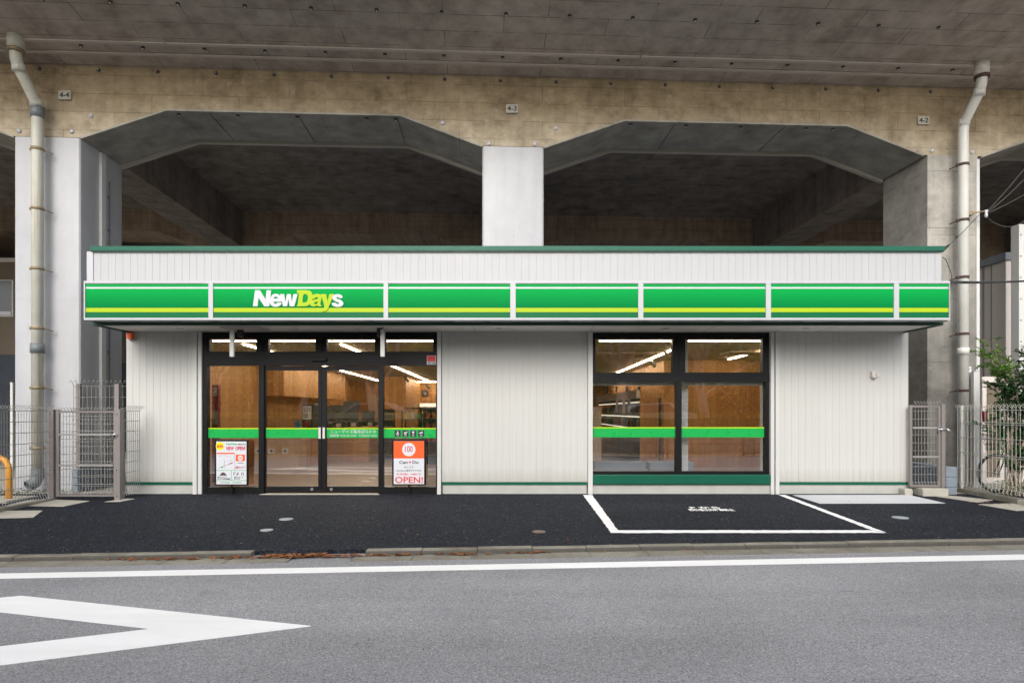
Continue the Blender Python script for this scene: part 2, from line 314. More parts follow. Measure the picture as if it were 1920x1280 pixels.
# ------------------------------------------------------------------ object helpers
WL = {}
def tag(o, label, cat=None, group=None, kind=None):
    if label: o['label'] = label
    if cat: o['category'] = cat
    if group: o['group'] = group
    if kind: o['kind'] = kind
    return o
def thing(name, loc, label, cat, group=None):
    o = bpy.data.objects.new(name, None); C.objects.link(o); o.location = loc; o.empty_display_size = .2
    WL[o] = Vector(loc); return tag(o, label, cat, group)
class MB:
    def __init__(s): s.v = []; s.f = []; s.mi = []; s.m = 0; s.sm = False; s.fs = []
    def add(s, vs, fs):
        b = len(s.v); s.v += [tuple(v) for v in vs]
        for f in fs: s.f.append([b + i for i in f]); s.mi.append(s.m); s.fs.append(s.sm)
        return s
    def hexa(s, p):   # 8 points: bottom 4 ccw, top 4 ccw
        return s.add(p, [(0, 3, 2, 1), (4, 5, 6, 7), (0, 1, 5, 4), (1, 2, 6, 5), (2, 3, 7, 6), (3, 0, 4, 7)])
    def box(s, x0, x1, y0, y1, z0, z1):
        return s.hexa([(x0, y0, z0), (x1, y0, z0), (x1, y1, z0), (x0, y1, z0), (x0, y0, z1), (x1, y0, z1), (x1, y1, z1), (x0, y1, z1)])
    def bbox(s, x0, x1, y0, y1, z0, z1, b=.01):    # box with chamfered vertical and horizontal edges
        bm = bmesh.new(); bmesh.ops.create_cube(bm, size=1)
        for v in bm.verts: v.co = Vector(((x0 + x1) / 2 + v.co.x * (x1 - x0), (y0 + y1) / 2 + v.co.y * (y1 - y0), (z0 + z1) / 2 + v.co.z * (z1 - z0)))
        bmesh.ops.bevel(bm, geom=bm.edges[:], offset=b, segments=2, profile=.5, affect='EDGES')
        bm.verts.index_update(); s.add([v.co[:] for v in bm.verts], [[v.index for v in f.verts] for f in bm.faces]); bm.free(); return s
    def prism(s, poly, off):   # planar polygon of 3D points swept by vector off
        n = len(poly); off = Vector(off); a = [Vector(p) for p in poly]; b = [p + off for p in a]
        return s.add(a + b, [list(range(n))[::-1], list(range(n, 2 * n))] + [(i, (i + 1) % n, n + (i + 1) % n, n + i) for i in range(n)])
    def tube(s, path, r, n=12, cap=True, rs=None):
        path = [Vector(p) for p in path]; rings = []; up = None
        for i, p in enumerate(path):
            t = (path[min(i + 1, len(path) - 1)] - path[max(i - 1, 0)]).normalized()
            if up is None:
                up = Vector((0, 0, 1)) if abs(t.z) < .9 else Vector((0, 1, 0))
            a = t.cross(up).normalized(); up = a.cross(t).normalized()
            rr = rs[i] if rs else r
            rings.append([p + (a * math.cos(2 * math.pi * k / n) + up * math.sin(2 * math.pi * k / n)) * rr for k in range(n)])
        vs = [v for ring in rings for v in ring]; fs = []
        for i in range(len(path) - 1):
            for k in range(n): fs.append((i * n + k, i * n + (k + 1) % n, (i + 1) * n + (k + 1) % n, (i + 1) * n + k))
        if cap: fs += [list(range(n))[::-1], [(len(path) - 1) * n + k for k in range(n)]]
        o = s.sm; s.sm = n > 6; s.add(vs, fs); s.sm = o; return s
    def wire(s, a, b, w):   # thin square bar
        return s.tube([a, b], w * .7, 4)
    def disc(s, c, r, n=24, ax='z', h=.004):
        d = {'z': (0, 0, h), 'y': (0, -h, 0)}[ax]; c = Vector(c)
        pts = [c + (Vector((math.cos(t), math.sin(t), 0)) if ax == 'z' else Vector((math.cos(t), 0, math.sin(t)))) * r for t in [2 * math.pi * i / n for i in range(n)]]
        return s.prism(pts, d)
    def ball(s, c, rx, ry, rz, n=10, jit=0):
        vs = []; fs = []; c = Vector(c)
        for i in range(n + 1):
            for j in range(n * 2):
                th = math.pi * i / n; ph = math.pi * j / n
                q = 1 + random.uniform(-jit, jit)
                vs.append(c + Vector((rx * q * math.sin(th) * math.cos(ph), ry * q * math.sin(th) * math.sin(ph), rz * q * math.cos(th))))
        for i in range(n):
            for j in range(n * 2):
                a = i * n * 2 + j; b = i * n * 2 + (j + 1) % (n * 2); fs.append((a, b, b + n * 2, a + n * 2))
        o = s.sm; s.sm = True; s.add(vs, fs); s.sm = o; return s
    def build(s, name, mat, parent=None, kind=None, label=None, cat=None, group=None, origin=None):
        xs = [v[0] for v in s.v]; ys = [v[1] for v in s.v]; zs = [v[2] for v in s.v]
        og = Vector(origin) if origin else Vector(((min(xs) + max(xs)) / 2, (min(ys) + max(ys)) / 2, min(zs)))
        me = bpy.data.meshes.new(name)
        me.from_pydata([(v[0] - og.x, v[1] - og.y, v[2] - og.z) for v in s.v], [], s.f)
        for m in (mat if isinstance(mat, (list, tuple)) else [mat]): me.materials.append(M[m] if isinstance(m, str) else m)
        me.polygons.foreach_set('material_index', s.mi); me.polygons.foreach_set('use_smooth', s.fs)
        me.update()
        o = bpy.data.objects.new(name, me); C.objects.link(o); WL[o] = og
        o.location = og
        if parent is not None: o.parent = parent; o.location = og - WL[parent]
        return tag(o, label, cat, group, kind)
def fixn(o):
    bm = bmesh.new(); bm.from_mesh(o.data); bmesh.ops.recalc_face_normals(bm, faces=bm.faces[:]); bm.to_mesh(o.data); bm.free(); return o
def dup(o, loc, parent=None, label=None, group=None):
    c = o.copy(); C.objects.link(c); WL[c] = Vector(loc)
    c.location = Vector(loc) - (WL[parent] if parent else Vector((0, 0, 0))); c.parent = parent
    if label: c['label'] = label
    if group: c['group'] = group
    for ch in [x for x in o.children]:
        lc = WL[ch] - WL[o]; dup(ch, Vector(loc) + lc, c)
    return c
def part(name, mat, parent, *boxes, b=0, label=None):
    m = MB()
    for q in boxes: (m.bbox(*q, b=b) if b else m.box(*q))
    return m.build(name, mat, parent, label=label)
# photo pixel -> world at given depth
def PX(u, Y): return (u - CX) * Y / F
def PZ(v, Y): return H - (v - HV) * Y / F
def apr(u, v, dz=0.0):
    Y = (H + .24 - dz) / ((v - HV) / F + .024); return Vector((PX(u, Y), Y, -.24 + .024 * Y + dz))
def road(u, v, dz=0.0):
    Y = (H + .246 - dz) / ((v - HV) / F + .02); return Vector((PX(u, Y), Y, -.246 + .02 * Y + dz))
def zap(Y): return -.24 + .024 * Y if Y < 10 else 0.0
def zrd(Y): return -.246 + .02 * Y
def poly(name, pts, mat, th=.003, **kw):   # pts: 3D polygon facing up, given little thickness below
    m = MB(); m.prism([Vector(p) - Vector((0, 0, th)) for p in pts], (0, 0, th)); return fixn(m.build(name, mat, **kw))
# lettering
def text(txt, box, mat, name='lettering', parent=None, bold=0.0, shear=0.0, plane='front', y=0.0, ext=.002, keep=False, **kw):
    """box = (x0,x1,z0,z1); front: faces -Y at depth y; ground: box=(x0,x1,y0,y1), y = function giving z"""
    cu = bpy.data.curves.new(name, 'FONT'); cu.body = txt; cu.size = 1; cu.shear = shear; cu.offset = bold; cu.extrude = 0; cu.resolution_u = 3
    to = bpy.data.objects.new(name, cu); C.objects.link(to)
    dg = bpy.context.evaluated_depsgraph_get(); me = bpy.data.meshes.new_from_object(to.evaluated_get(dg))
    vs = [v.co.copy() for v in me.vertices]; fs = [list(p.vertices) for p in me.polygons]
    bpy.data.objects.remove(to); bpy.data.curves.remove(cu); bpy.data.meshes.remove(me)
    x0, x1 = min(v.x for v in vs), max(v.x for v in vs); y0, y1 = min(v.y for v in vs), max(v.y for v in vs)
    sx = (box[1] - box[0]) / (x1 - x0); sy = (box[3] - box[2]) / (y1 - y0)
    if keep:
        q = min(sx, sy); cxx = (box[0] + box[1]) / 2; czz = (box[2] + box[3]) / 2
        box = (cxx - q * (x1 - x0) / 2, 0, czz - q * (y1 - y0) / 2, 0); sx = sy = q
    m = MB(); bm = bmesh.new()
    for v in vs: bm.verts.new((box[0] + (v.x - x0) * sx, box[2] + (v.y - y0) * sy, 0))
    bm.verts.ensure_lookup_table()
    for f in fs:
        try: bm.faces.new([bm.verts[i] for i in f])
        except ValueError: pass
    g = bmesh.ops.extrude_face_region(bm, geom=bm.faces[:])
    for e in g['geom']:
        if isinstance(e, bmesh.types.BMVert): e.co.z += ext
    bmesh.ops.recalc_face_normals(bm, faces=bm.faces[:]); bm.verts.index_update()
    if plane == 'front': vv = [(v.co.x, y - v.co.z, v.co.y) for v in bm.verts]
    else: vv = [(v.co.x, v.co.y, y(v.co.y) + v.co.z) for v in bm.verts]
    m.add(vv, [[v.index for v in f.verts] for f in bm.faces]); bm.free()
    return m.build(name, mat, parent, **kw)

# ================================================================== GROUND
def KY(X): return 6.48 + .066 * X           # back edge of the kerb
X0, X1 = -50, 50
# base earth sheet to the horizon
m = MB(); m.add([(-900, -900, -.60), (900, -900, -.60), (900, 900, -.60), (-900, 900, -.60)], [(0, 1, 2, 3)])
m.build('ground', 'soil', kind='structure')
# apron in new asphalt (gentle fall to the kerb), then level ground under the viaduct
m = MB(); xs = [X0, X1]
m.hexa([(X0, KY(X0) if KY(X0) > 3 else 3, -.5), (X1, KY(X1), -.5), (X1, 10.0, -.5), (X0, 10.0, -.5)] + [(X0, KY(X0) if KY(X0) > 3 else 3, zap(KY(X0))), (X1, KY(X1), zap(KY(X1))), (X1, 10.0, 0), (X0, 10.0, 0)])
m.build('forecourt', 'apron', kind='structure')
m = MB(); m.box(X0, X1, 10.0, 60, -.5, -.004); m.build('ground_under_viaduct', 'slabo', kind='structure')
# road
m = MB(); m.hexa([(X0, -1.6, -.55), (X1, -1.6, -.55), (X1, KY(X1) - .36, -.55), (X0, KY(X0) - .36, -.55), (X0, -1.6, zrd(-1.6)), (X1, -1.6, zrd(-1.6)), (X1, KY(X1) - .36, zrd(KY(X1) - .36)), (X0, KY(X0) - .36, zrd(KY(X0) - .36))])
m.build('road', 'road', kind='structure')
# gutter of concrete channel blocks with joints
m = MB(); X = -30.0
while X < 30:
    w = .6 if -3.6 < X < 2.0 else 1.9
    a, b = X + .006, X + w - .006
    def gp(x, o, dz): return (x, KY(x) - o, zrd(KY(x) - o) + dz)
    if not (-2.32 < X + w / 2 < -1.75):
        m.hexa([gp(a, .352, -.08), gp(b, .352, -.08), gp(b, .126, -.08), gp(a, .126, -.08), gp(a, .352, .004), gp(b, .352, .004), gp(b, .126, -.004), gp(a, .126, -.004)])
    X += w
m.build('gutter', 'gutter', kind='structure')
m = MB(); m.hexa([(X0, KY(X0) - .36, -.55), (X1, KY(X1) - .36, -.55), (X1, KY(X1), -.55), (X0, KY(X0), -.55), (X0, KY(X0) - .36, zrd(KY(X0)) - .016), (X1, KY(X1) - .36, zrd(KY(X1)) - .016), (X1, KY(X1), zrd(KY(X1)) - .012), (X0, KY(X0), zrd(KY(X0)) - .012)])
m.build('gutter_bed', 'road', kind='structure')
# kerb stones (rounded nose), gap in front of the shop door
m = MB(); X = -30.0; i = 0
gapL, gapR = apr(498, 1031).x, apr(612, 1030).x
while X < 30:
    w = .57; a, b = X + .004, X + w - .004
    if b < gapL or a > gapR:
        dz = random.uniform(-.004, .004)
        prof = [(.0, -.12), (.0, .006), (-.078, .006), (-.100, .0), (-.112, -.012), (-.116, -.12)]
        pa = [(a, KY(a) + o, zap(KY(a)) + z + dz) for o, z in prof]; pb = [(b, KY(b) + o, zap(KY(b)) + z + dz) for o, z in prof]
        n = len(prof); m.m = 0; m.add(pa + pb, [list(range(n)), list(range(n, 2 * n))[::-1]] + [(j, n + j, n + (j + 1) % n, (j + 1) % n) for j in range(n) if j not in (3, 4)]); m.m = 1; m.add(pa + pb, [(j, n + j, n + j + 1, j + 1) for j in (3, 4)])
    X += w
fixn(m.build('kerb', ['kerb', 'kerbd'], kind='structure'))
# ramp of asphalt in the kerb gap
m = MB(); m.hexa([(gapL, KY(gapL) - .12, -.3), (gapR, KY(gapR) - .12, -.3), (gapR, KY(gapR), -.3), (gapL, KY(gapL), -.3), (gapL, KY(gapL) - .12, zrd(6.2) - .005), (gapR, KY(gapR) - .12, zrd(6.2) - .005), (gapR, KY(gapR), zap(6.3) - .001), (gapL, KY(gapL), zap(6.3) - .001)])
m.build('kerb_gap_infill', 'apron', kind='structure')
# small dark tar spots on the road
rng0 = random.Random(2)
for (u_, v_, a_) in ((123, 1095, .075), (835, 1140.6, .05), (1037, 1132, .045), (1433, 1071, .07), (1588, 1106, .08), (1252, 1110, .05), ):
    c_ = road(u_, v_, .0015); n_ = 12
    pts_ = [c_ + Vector((math.cos(t_ * 2 * math.pi / n_) * a_ * rng0.uniform(.6, 1.1), math.sin(t_ * 2 * math.pi / n_) * a_ * .45 * rng0.uniform(.6, 1.1), 0)) for t_ in range(n_)]
    for q_ in pts_: q_.z = zrd(q_.y) + .002
    poly('tar_spot', pts_, 'utilt', th=.001, kind='structure')
# road markings
def wobble(pts, mat, name, **kw): return poly(name, pts, mat, **kw)
e0 = [road(0, 1075), road(0, 1084.5), road(1920, 1049), road(1920, 1039.2)]
def ext(a, b, X): t = (X - a.x) / (b.x - a.x); return a + (b - a) * t
p = [ext(e0[0], e0[3], -40), ext(e0[1], e0[2], -40), ext(e0[1], e0[2], 40), ext(e0[0], e0[3], 40)]
for q in p: q.z = zrd(q.y) + .004
poly('road_edge_line', p, 'paint', kind='structure')
T, P, Bq = road(40, 1116.7), road(583, 1173.3), road(0, 1246.7)
Bv = P + (Bq - P) * ((T.x - P.x) / (Bq.x - P.x)); 
it, ip, ib = road(0, 1148.3), road(278, 1179.3), road(0, 1211.7)
iT = ip + (it - ip) * ((T.x - ip.x) / (it.x - ip.x)); iB = ip + (ib - ip) * ((T.x - ip.x) / (ib.x - ip.x))
L = T + Bv - P; iL = iT + iB - ip
m = MB(); z4 = Vector((0, 0, .004))
outr = [T, P, Bv, L]; inn = [iT, ip, iB, iL]
for q in outr + inn: q.z = zrd(q.y)
vs = [q + z4 for q in outr + inn] + [q for q in outr + inn]
m.add(vs, [(i, 4 + i, 4 + (i + 1) % 4, (i + 1) % 4) for i in range(4)] + [(i, (i + 1) % 4, 8 + (i + 1) % 4, 8 + i) for i in range(4)])
fixn(m.build('diamond_marking', 'paint', kind='structure'))
def stripe(name, pix):
    return poly(name, [apr(u, v, .004) for u, v in pix], 'paint', kind='structure')
def rough_stripe(name, a, b, c, d, n=60):
    """quad a-b (one long edge) and d-c with a slightly ragged hand-rolled edge"""
    A, B, Cc, D = [apr(u, v, .004) for u, v in (a, b, c, d)]
    e1 = []; e2 = []
    for i in range(n + 1):
        t = i / n; e1.append(A.lerp(B, t) + Vector((random.uniform(-.006, .006), random.uniform(-.01, .01), 0)))
        e2.append(D.lerp(Cc, t) + Vector((random.uniform(-.006, .006), random.uniform(-.01, .01), 0)))
    m = MB(); m.add(e1 + e2, [(i, i + 1, n + 2 + i, n + 1 + i) for i in range(n)]); o = m.build(name, 'paint', kind='structure'); fixn(o); return o
rough_stripe('bay_line', (1093, 927.2), (1146, 998.2), (1158.5, 993.2), (1110, 927.2))
rough_stripe('bay_line', (1148, 993.2), (1634, 993.3), (1661.5, 998.3), (1146, 998.6))
rough_stripe('bay_line', (1459.5, 927.2), (1634, 993.1), (1662, 997.9), (1472, 927.2))
pa, pb = apr(1302, 957), apr(1349, 949)
text('P から', (pa.x, apr(1352, 953).x, apr(0, 953.2).y, apr(0, 949.8).y), 'paint', 'painted_words', plane='ground', y=lambda Y: zap(Y) + .003, bold=.03, kind='structure')
text('関係者以外駐車禁止', (apr(1294, 957).x, apr(1376, 956).x, apr(0, 957.8).y, apr(0, 953.9).y), 'paint', 'painted_words', plane='ground', y=lambda Y: zap(Y) + .003, bold=.03, kind='structure')
# concrete slabs let into the asphalt
def slab(name, pix, mat, dz=.006): return poly(name, [apr(u, v, dz) for u, v in pix], mat, th=.02, kind='structure')
slab('pale_paving_slab', [(1486, 927.3), (1703, 927), (1772, 942.5), (1537, 943)], 'slabw')
slab('weathered_paving_slab', [(12, 947), (48, 938), (80, 935), (168, 938.5), (120, 948.5)], 'slabo')
slab('weathered_paving_slab', [(196, 940), (236, 934), (252, 934.5), (226, 939.5)], 'slabo')
slab('weathered_paving_slab', [(-60, 972), (-25, 957), (80, 956.3), (62, 969)], 'slabo')
slab('weathered_paving_slab', [(1757, 930), (1772, 927.5), (1862, 936.5), (1832, 941)], 'slabo')
slab('weathered_paving_slab', [(1834, 944.5), (1900, 943), (1990, 953), (1905, 956.5)], 'slabo')
slab('door_threshold', [(486, 926.4), (500, 924.2), (704, 924.2), (712, 926.4)], 'slabo')
def cover(u, v, ru, mat, label):
    c = apr(u, v); r = ru * c.y / F
    m = MB(); m.disc((c.x, c.y, c.z + .001), r, 28, 'z', .008); o = m.build('utility_cover', mat, label=label, cat='cover')
    m = MB()
    for k in range(3): m.disc((c.x, c.y, c.z + .0092 + k * .0006), r * (.85 - .27 * k), 24, 'z', .0004)
    m.build('raised_ring', mat, o)
cover(536.5, 973.5, 12.5, 'covg', 'round light grey cover in the black asphalt, the farther of the two before the entrance')
cover(500, 994, 11.5, 'covg', 'round light grey cover in the black asphalt, nearest the kerb below the entrance')
cover(1010.5, 997, 12.5, 'iron', 'round brown iron cover in the black asphalt left of the painted bay')
cover(1688, 970.5, 14, 'covg', 'round light grey cover in the black asphalt right of the painted bay')

# ================================================================== VIADUCT
TH = .048; cs, sn = 1 / math.sqrt(1 + TH * TH), TH / math.sqrt(1 + TH * TH)
def V(s, d, z): return Vector((s * cs - d * sn, 10.7 + s * sn + d * cs, z))
via = thing('viaduct', V(0, 0, 0), 'long concrete railway viaduct on columns arching over the white shop', 'viaduct')
SP = 7.9; cols = [-3 * SP, -2 * SP, -7.83, .02, 7.97, 7.97 + SP, 7.97 + 2 * SP]
CW = .54; ZC, ZF, ZT = 5.96, 6.47, 7.17
def girder(d0, d1, name, mat, zt=ZT + .35):
    m = MB()
    for i, c in enumerate(cols):
        n = cols[i + 1] if i + 1 < len(cols) else c + SP
        pf = [(c - CW, ZC), (c + CW, ZC), (c + CW + 1.42, ZF), (n - CW - 1.42, ZF), (n - CW, ZC), (n - CW, zt), (c - CW, zt)]
        if i == 0: pass
        m.prism([V(s, d0, z) for s, z in pf], V(0, d1, 0) - V(0, d0, 0))
    return fixn(m.build(name, mat, via))
girder(0, 1.22, 'front_girder', 'girder')
girder(7.3, 8.5, 'rear_girder', 'rear')
girder(15.0, 16.2, 'rear_girder', 'rear')
# cantilever deck (soffit rises outwards) and main deck
s0, s1 = cols[0] - 2, cols[-1] + 6
def dk(pts, name, mat, a=s0, b=s1):
    m = MB(); m.prism([V(a, d, z) for d, z in pts], V(b, 0, 0) - V(a, 0, 0)); return fixn(m.build(name, mat, via))
dk([(0, ZT), (0, ZT + .5), (-2.4, ZT + .75), (-2.4, ZT + .1165 * 2.4)], 'cantilever_slab', 'slab')
dk([(-2.4, ZT + .3), (-2.4, ZT + 1.3), (-2.6, ZT + 1.3), (-2.6, ZT + .3)], 'parapet', 'slab')
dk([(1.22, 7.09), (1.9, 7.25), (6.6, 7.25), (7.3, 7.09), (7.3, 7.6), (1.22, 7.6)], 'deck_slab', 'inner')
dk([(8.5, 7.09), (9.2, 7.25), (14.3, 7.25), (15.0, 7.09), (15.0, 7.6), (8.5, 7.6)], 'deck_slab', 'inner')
dk([(16.2, ZT), (19, ZT + .3), (19, ZT + .6), (16.2, ZT + .6)], 'cantilever_slab', 'slab')
for c in cols:
    for a, b in ((1.22, 7.3), (8.5, 15.0)):
        m = MB(); w = .42
        pf = [(c - w, 6.05), (c + w, 6.05), (c + w, 7.09), (c + w + .65, 7.249), (c - w - .65, 7.249), (c - w, 7.09)]
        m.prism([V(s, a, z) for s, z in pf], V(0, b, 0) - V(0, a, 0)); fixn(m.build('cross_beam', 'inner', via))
    # columns
    for j, (a, b) in enumerate(((0, 1.22), (7.3, 8.5), (15.0, 16.2))):
        m = MB(); w = CW
        steel = (j == 0 and c < 5)
        if steel:
            r = .05; rr = []
            for (qx, qy, a0) in ((c + w - r, b - r, 0), (c - w + r, b - r, 90), (c - w + r, a - .01 + r, 180), (c + w - r, a - .01 + r, 270)):
                for t in range(0, 91, 30): rr.append((qx + r * math.cos(R(a0 + t)), qy + r * math.sin(R(a0 + t))))
            m.sm = True; m.prism([V(x, y, -.3) for x, y in rr], (0, 0, ZC - .012 + .3))
            for k in range(-2, 0): m.fs[k] = False
            o = m.build('column', 'jacket', via, label='white steel jacketed column'); fixn(o)
            o.data.polygons[0].use_smooth = False; o.data.polygons[1].use_smooth = False
            try: o.data.set_sharp_from_angle(angle=R(25))
            except Exception: pass
            m = MB(); m.prism([V(x * 1.0 + (x - c) * .002, y, 3.22) for x, y in rr], (0, 0, .006)); fixn(m.build('weld_seam', 'strip', o))
        else:
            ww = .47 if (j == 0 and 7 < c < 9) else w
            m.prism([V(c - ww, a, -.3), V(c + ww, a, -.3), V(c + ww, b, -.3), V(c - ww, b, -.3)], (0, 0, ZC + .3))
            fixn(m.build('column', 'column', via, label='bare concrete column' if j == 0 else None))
# left column: conduits on its side face
lc = cols[2] + CW
m = MB(); m.prism([V(lc + .001, .50, .2), V(lc + .05, .50, .2), V(lc + .05, .62, .2), V(lc + .001, .62, .2)], (0, 0, 5.72)); fixn(m.build('conduit', 'trimw', via))
m = MB(); m.tube([V(lc + .02, .78, .2), V(lc + .02, .78, 5.5)], .012, 6)
for z in (1.2, 2.4, 3.6, 4.6, 5.2): m.tube([V(lc + .02, .76, z), V(lc + .02, .76, z + .03)], .03, 6)
m.build('conduit', 'greypvc', via)
# right column: formwork bands, white jacket edge
rc = cols[4]
m = MB(); m.prism([V(rc + .44, -.012, .9), V(rc + .50, -.012, .9), V(rc + .50, .06, .9), V(rc + .44, .06, .9)], (0, 0, 5.0)); fixn(m.build('corner_angle', 'trimw', via, label='white steel corner angle on the bare column'))
m = MB()
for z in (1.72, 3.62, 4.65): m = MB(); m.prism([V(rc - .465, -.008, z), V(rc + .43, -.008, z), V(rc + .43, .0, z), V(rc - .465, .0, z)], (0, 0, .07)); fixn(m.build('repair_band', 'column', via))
# soffit sheets below the front girder, edge strips
for i in range(1, len(cols) - 1):
    a, b = cols[i] + CW, cols[i + 1] - CW
    if a < -20: continue
    prof = [(a, ZC), (a + 1.42, ZF), (b - 1.42, ZF), (b, ZC)]
    for (d0, d1, t, nm, mt) in ((.03, 1.20, .02, 'soffit_sheet', 'soffit'), (1.13, 1.21, .075, 'edge_strip', 'strip'), (-.012, .05, .03, 'edge_strip', 'soffit')):
        for j in range(3):
            (sa, za), (sb, zb) = prof[j], prof[j + 1]
            zz = .02 if nm == 'edge_strip' else 0
            m = MB(); m.prism([V(sa, d0, za - t - .001), V(sb, d0, zb - t - .001), V(sb, d0, zb - .001), V(sa, d0, za - .001)], V(0, d1, 0) - V(0, d0, 0)); fixn(m.build(nm, mt, via))
# joint lines across the sheets
m = MB()
for s in (-5.2, -3.7, -2.0, 2.9, 4.9): m = MB(); m.prism([V(s, .03, ZF - .026), V(s + .012, .03, ZF - .026), V(s + .012, 1.13, ZF - .026), V(s, 1.13, ZF - .026)], (0, 0, .004)); fixn(m.build('sheet_joint', 'dark', via))
# long strips under the cantilever
def zs(d): return ZT - .1165 * d
for d in (-.62, -.36):
    for a, b in ((-16, -5.6), (-5.58, 2.1), (2.12, 8.35)):
        m = MB(); q = [V(a, d, zs(d) - .018), V(b, d, zs(d) - .018), V(b, d + .055, zs(d + .055) - .018), V(a, d + .055, zs(d + .055) - .018)]
        m.prism(q, (0, 0, .017)); fixn(m.build('long_strip', 'barstrip', via))
# anchor bolts
def boltmesh(ax):
    m = MB(); c = V(0, 0, 0)
    if ax == 'z': m.tube([c, c - Vector((0, 0, .012))], .032, 10); m.m = 1; m.tube([c - Vector((0, 0, .012)), c - Vector((0, 0, .035))], .012, 8)
    else: m.tube([c, c - Vector((0, .012, 0))], .032, 10); m.m = 1; m.tube([c - Vector((0, .012, 0)), c - Vector((0, .035, 0))], .012, 8)
    return m
bz = boltmesh('z').build('anchor_bolt', ['dark', 'chrome'], via, origin=V(0, 0, 0)); by = boltmesh('y').build('anchor_bolt', ['dark', 'chrome'], via, origin=V(0, 0, 0))
firstz = firsty = True
def put(proto, loc):
    global firstz, firsty
    if proto is bz and firstz: firstz = False; bz.location = loc - WL[via]; WL[bz] = loc; return
    if proto is by and firsty: firsty = False; by.location = loc - WL[via]; WL[by] = loc; return
    dup(proto, loc, via)
for i in range(-7, 8): put(bz, V(i * .966 - .16, -1.44, zs(-1.44)))
for i in range(-8, 9): put(bz, V(i * .97 - .18, -.49, zs(-.49)))
for i in range(-9, 10): put(by, V(i * .97 - .2, 0, 7.10))
for c0 in (cols[2], cols[3]):
    for q in (2.1, 3.1, 4.1, 5.3, 5.8): put(bz, V(c0 + q, .12, ZF - .022))
# pale round caps near the column heads
wb = MB(); wb.tube([V(0, 0, 0), V(0, -.02, 0)], .035, 12); wb = wb.build('bolt_cap', 'swhite', via, origin=V(0, 0, 0)); ft = True
for u, v in ((171, 218), (36, 246), (135, 247), (830, 231), (917, 270), (1003, 271), (1042, 241), (1747, 283), (1822, 286)):
    t = (u - CX) / F; Y = 10.7 / (1 - TH * t); s = t * Y
    loc = Vector((t * Y, Y - .0, PZ(v, Y)))
    if ft: wb.location = loc - WL[via]; WL[wb] = loc; ft = False
    else: dup(wb, loc, via)
# number plates on the girder
for (u, v, tx) in ((121.5, 178.5, '4-4'), (960, 204, '4-3'), (1731.5, 226, '4-2')):
    t = (u - CX) / F; Y = 10.7 / (1 - TH * t) - .03; x, z = t * Y, PZ(v, Y); hw, hh = .103, .073
    o = part('number_plate', 'slabo', None, (x - hw, x + hw, Y - .008, Y + .035, z - hh, z + hh))
    tag(o, 'small white %s number plate on the concrete girder' % tx, 'number plate')
    text(tx, (x - hw * .78, x + hw * .78, z - hh * .6, z + hh * .6), 'ink', 'numerals', o, bold=.02, y=Y - .008)

# ================================================================== DRAIN PIPES
def pipe(name, x, yv, ytop, zb, zlow, zup, ztop, r, mat, cl, clm, label, rod):
    p = thing(name, (x, yv, zb), label, 'drain pipe')
    m = MB(); path = [(x, yv, zb), (x, yv, zlow - .12), (x, yv - .012, zlow - .05), (x, yv - .05, zlow + .05), (x, ytop + .05, zup - .05), (x, ytop + .01, zup + .05), (x, ytop, zup + .12), (x, ytop, ztop)]
    m.tube(path, r, 18); m.build('downpipe', mat, p)
    m = MB(); m.tube([(x, ytop, ztop - .22), (x, ytop, ztop - .0)], r * 1.35, 18); m.build('socket', mat, p)
    m = MB(); m.tube([(x, ytop, ztop - .27), (x, ytop, ztop - .22)], r * 1.45, 14); m.build('clamp', clm, p)
    for z in cl:
        m = MB(); m.tube([(x, yv, z - .022), (x, yv, z + .022)], r + .012, 16); m.box(x - r - .04, x - r, yv - .02, yv + .02, z - .02, z + .02)
        m.tube([(x + rod * r, yv, z), (x + rod * (r + .08), yv + .13, z - .03)], .010, 6); m.build('clamp', clm, p)
    for z in (zlow + .02, zup - .06):
        y = yv - .02 if z < (zlow + zup) / 2 else ytop + .06
        m = MB(); m.tube([(x, y, z - .06), (x, y - .01, z + .06)], r + .008, 16); m.build('joint_collar', mat, p)
    return p
p = pipe('drain_pipe', -7.83, 10.12, 9.68, .30, 6.40, 6.85, zs(-.66) + .02, .085, 'pvcl', [5.66, 4.68, 3.69, 2.71, 1.73, .74], 'brass', 'rust stained cream drain pipe on the white jacketed column', 1)
m = MB(); m.tube([(-7.83, 10.12, 2.30), (-7.83, 10.12, 2.46)], .102, 18); m.build('coupling', 'greypvc', p)
m = MB(); m.tube([(-7.83, 10.12, 6.18), (-7.83, 10.12, 6.36)], .099, 18); m.build('coupling', 'greypvc', p)
m = MB(); m.tube([(-7.83, 10.12, .40), (-7.83, 10.12, .26), (-7.85, 10.09, .17), (-7.90, 10.0, .12)], .092, 18, cap=False); m.build('outlet_elbow', 'greypvc', p)
p = pipe('drain_pipe', 7.99, 10.86, 10.43, .02, 6.42, 6.85, zs(-.66) + .02, .080, 'pvcr', [5.70, 4.72, 3.71, 2.71, 1.71], 'rust', 'white drain pipe with rusty clamps on the bare concrete column', -1)
m = MB(); m.tube([(7.99, 10.86, 2.34), (7.99, 10.86, 2.46)], .094, 18); m.build('coupling', 'pvcr', p)

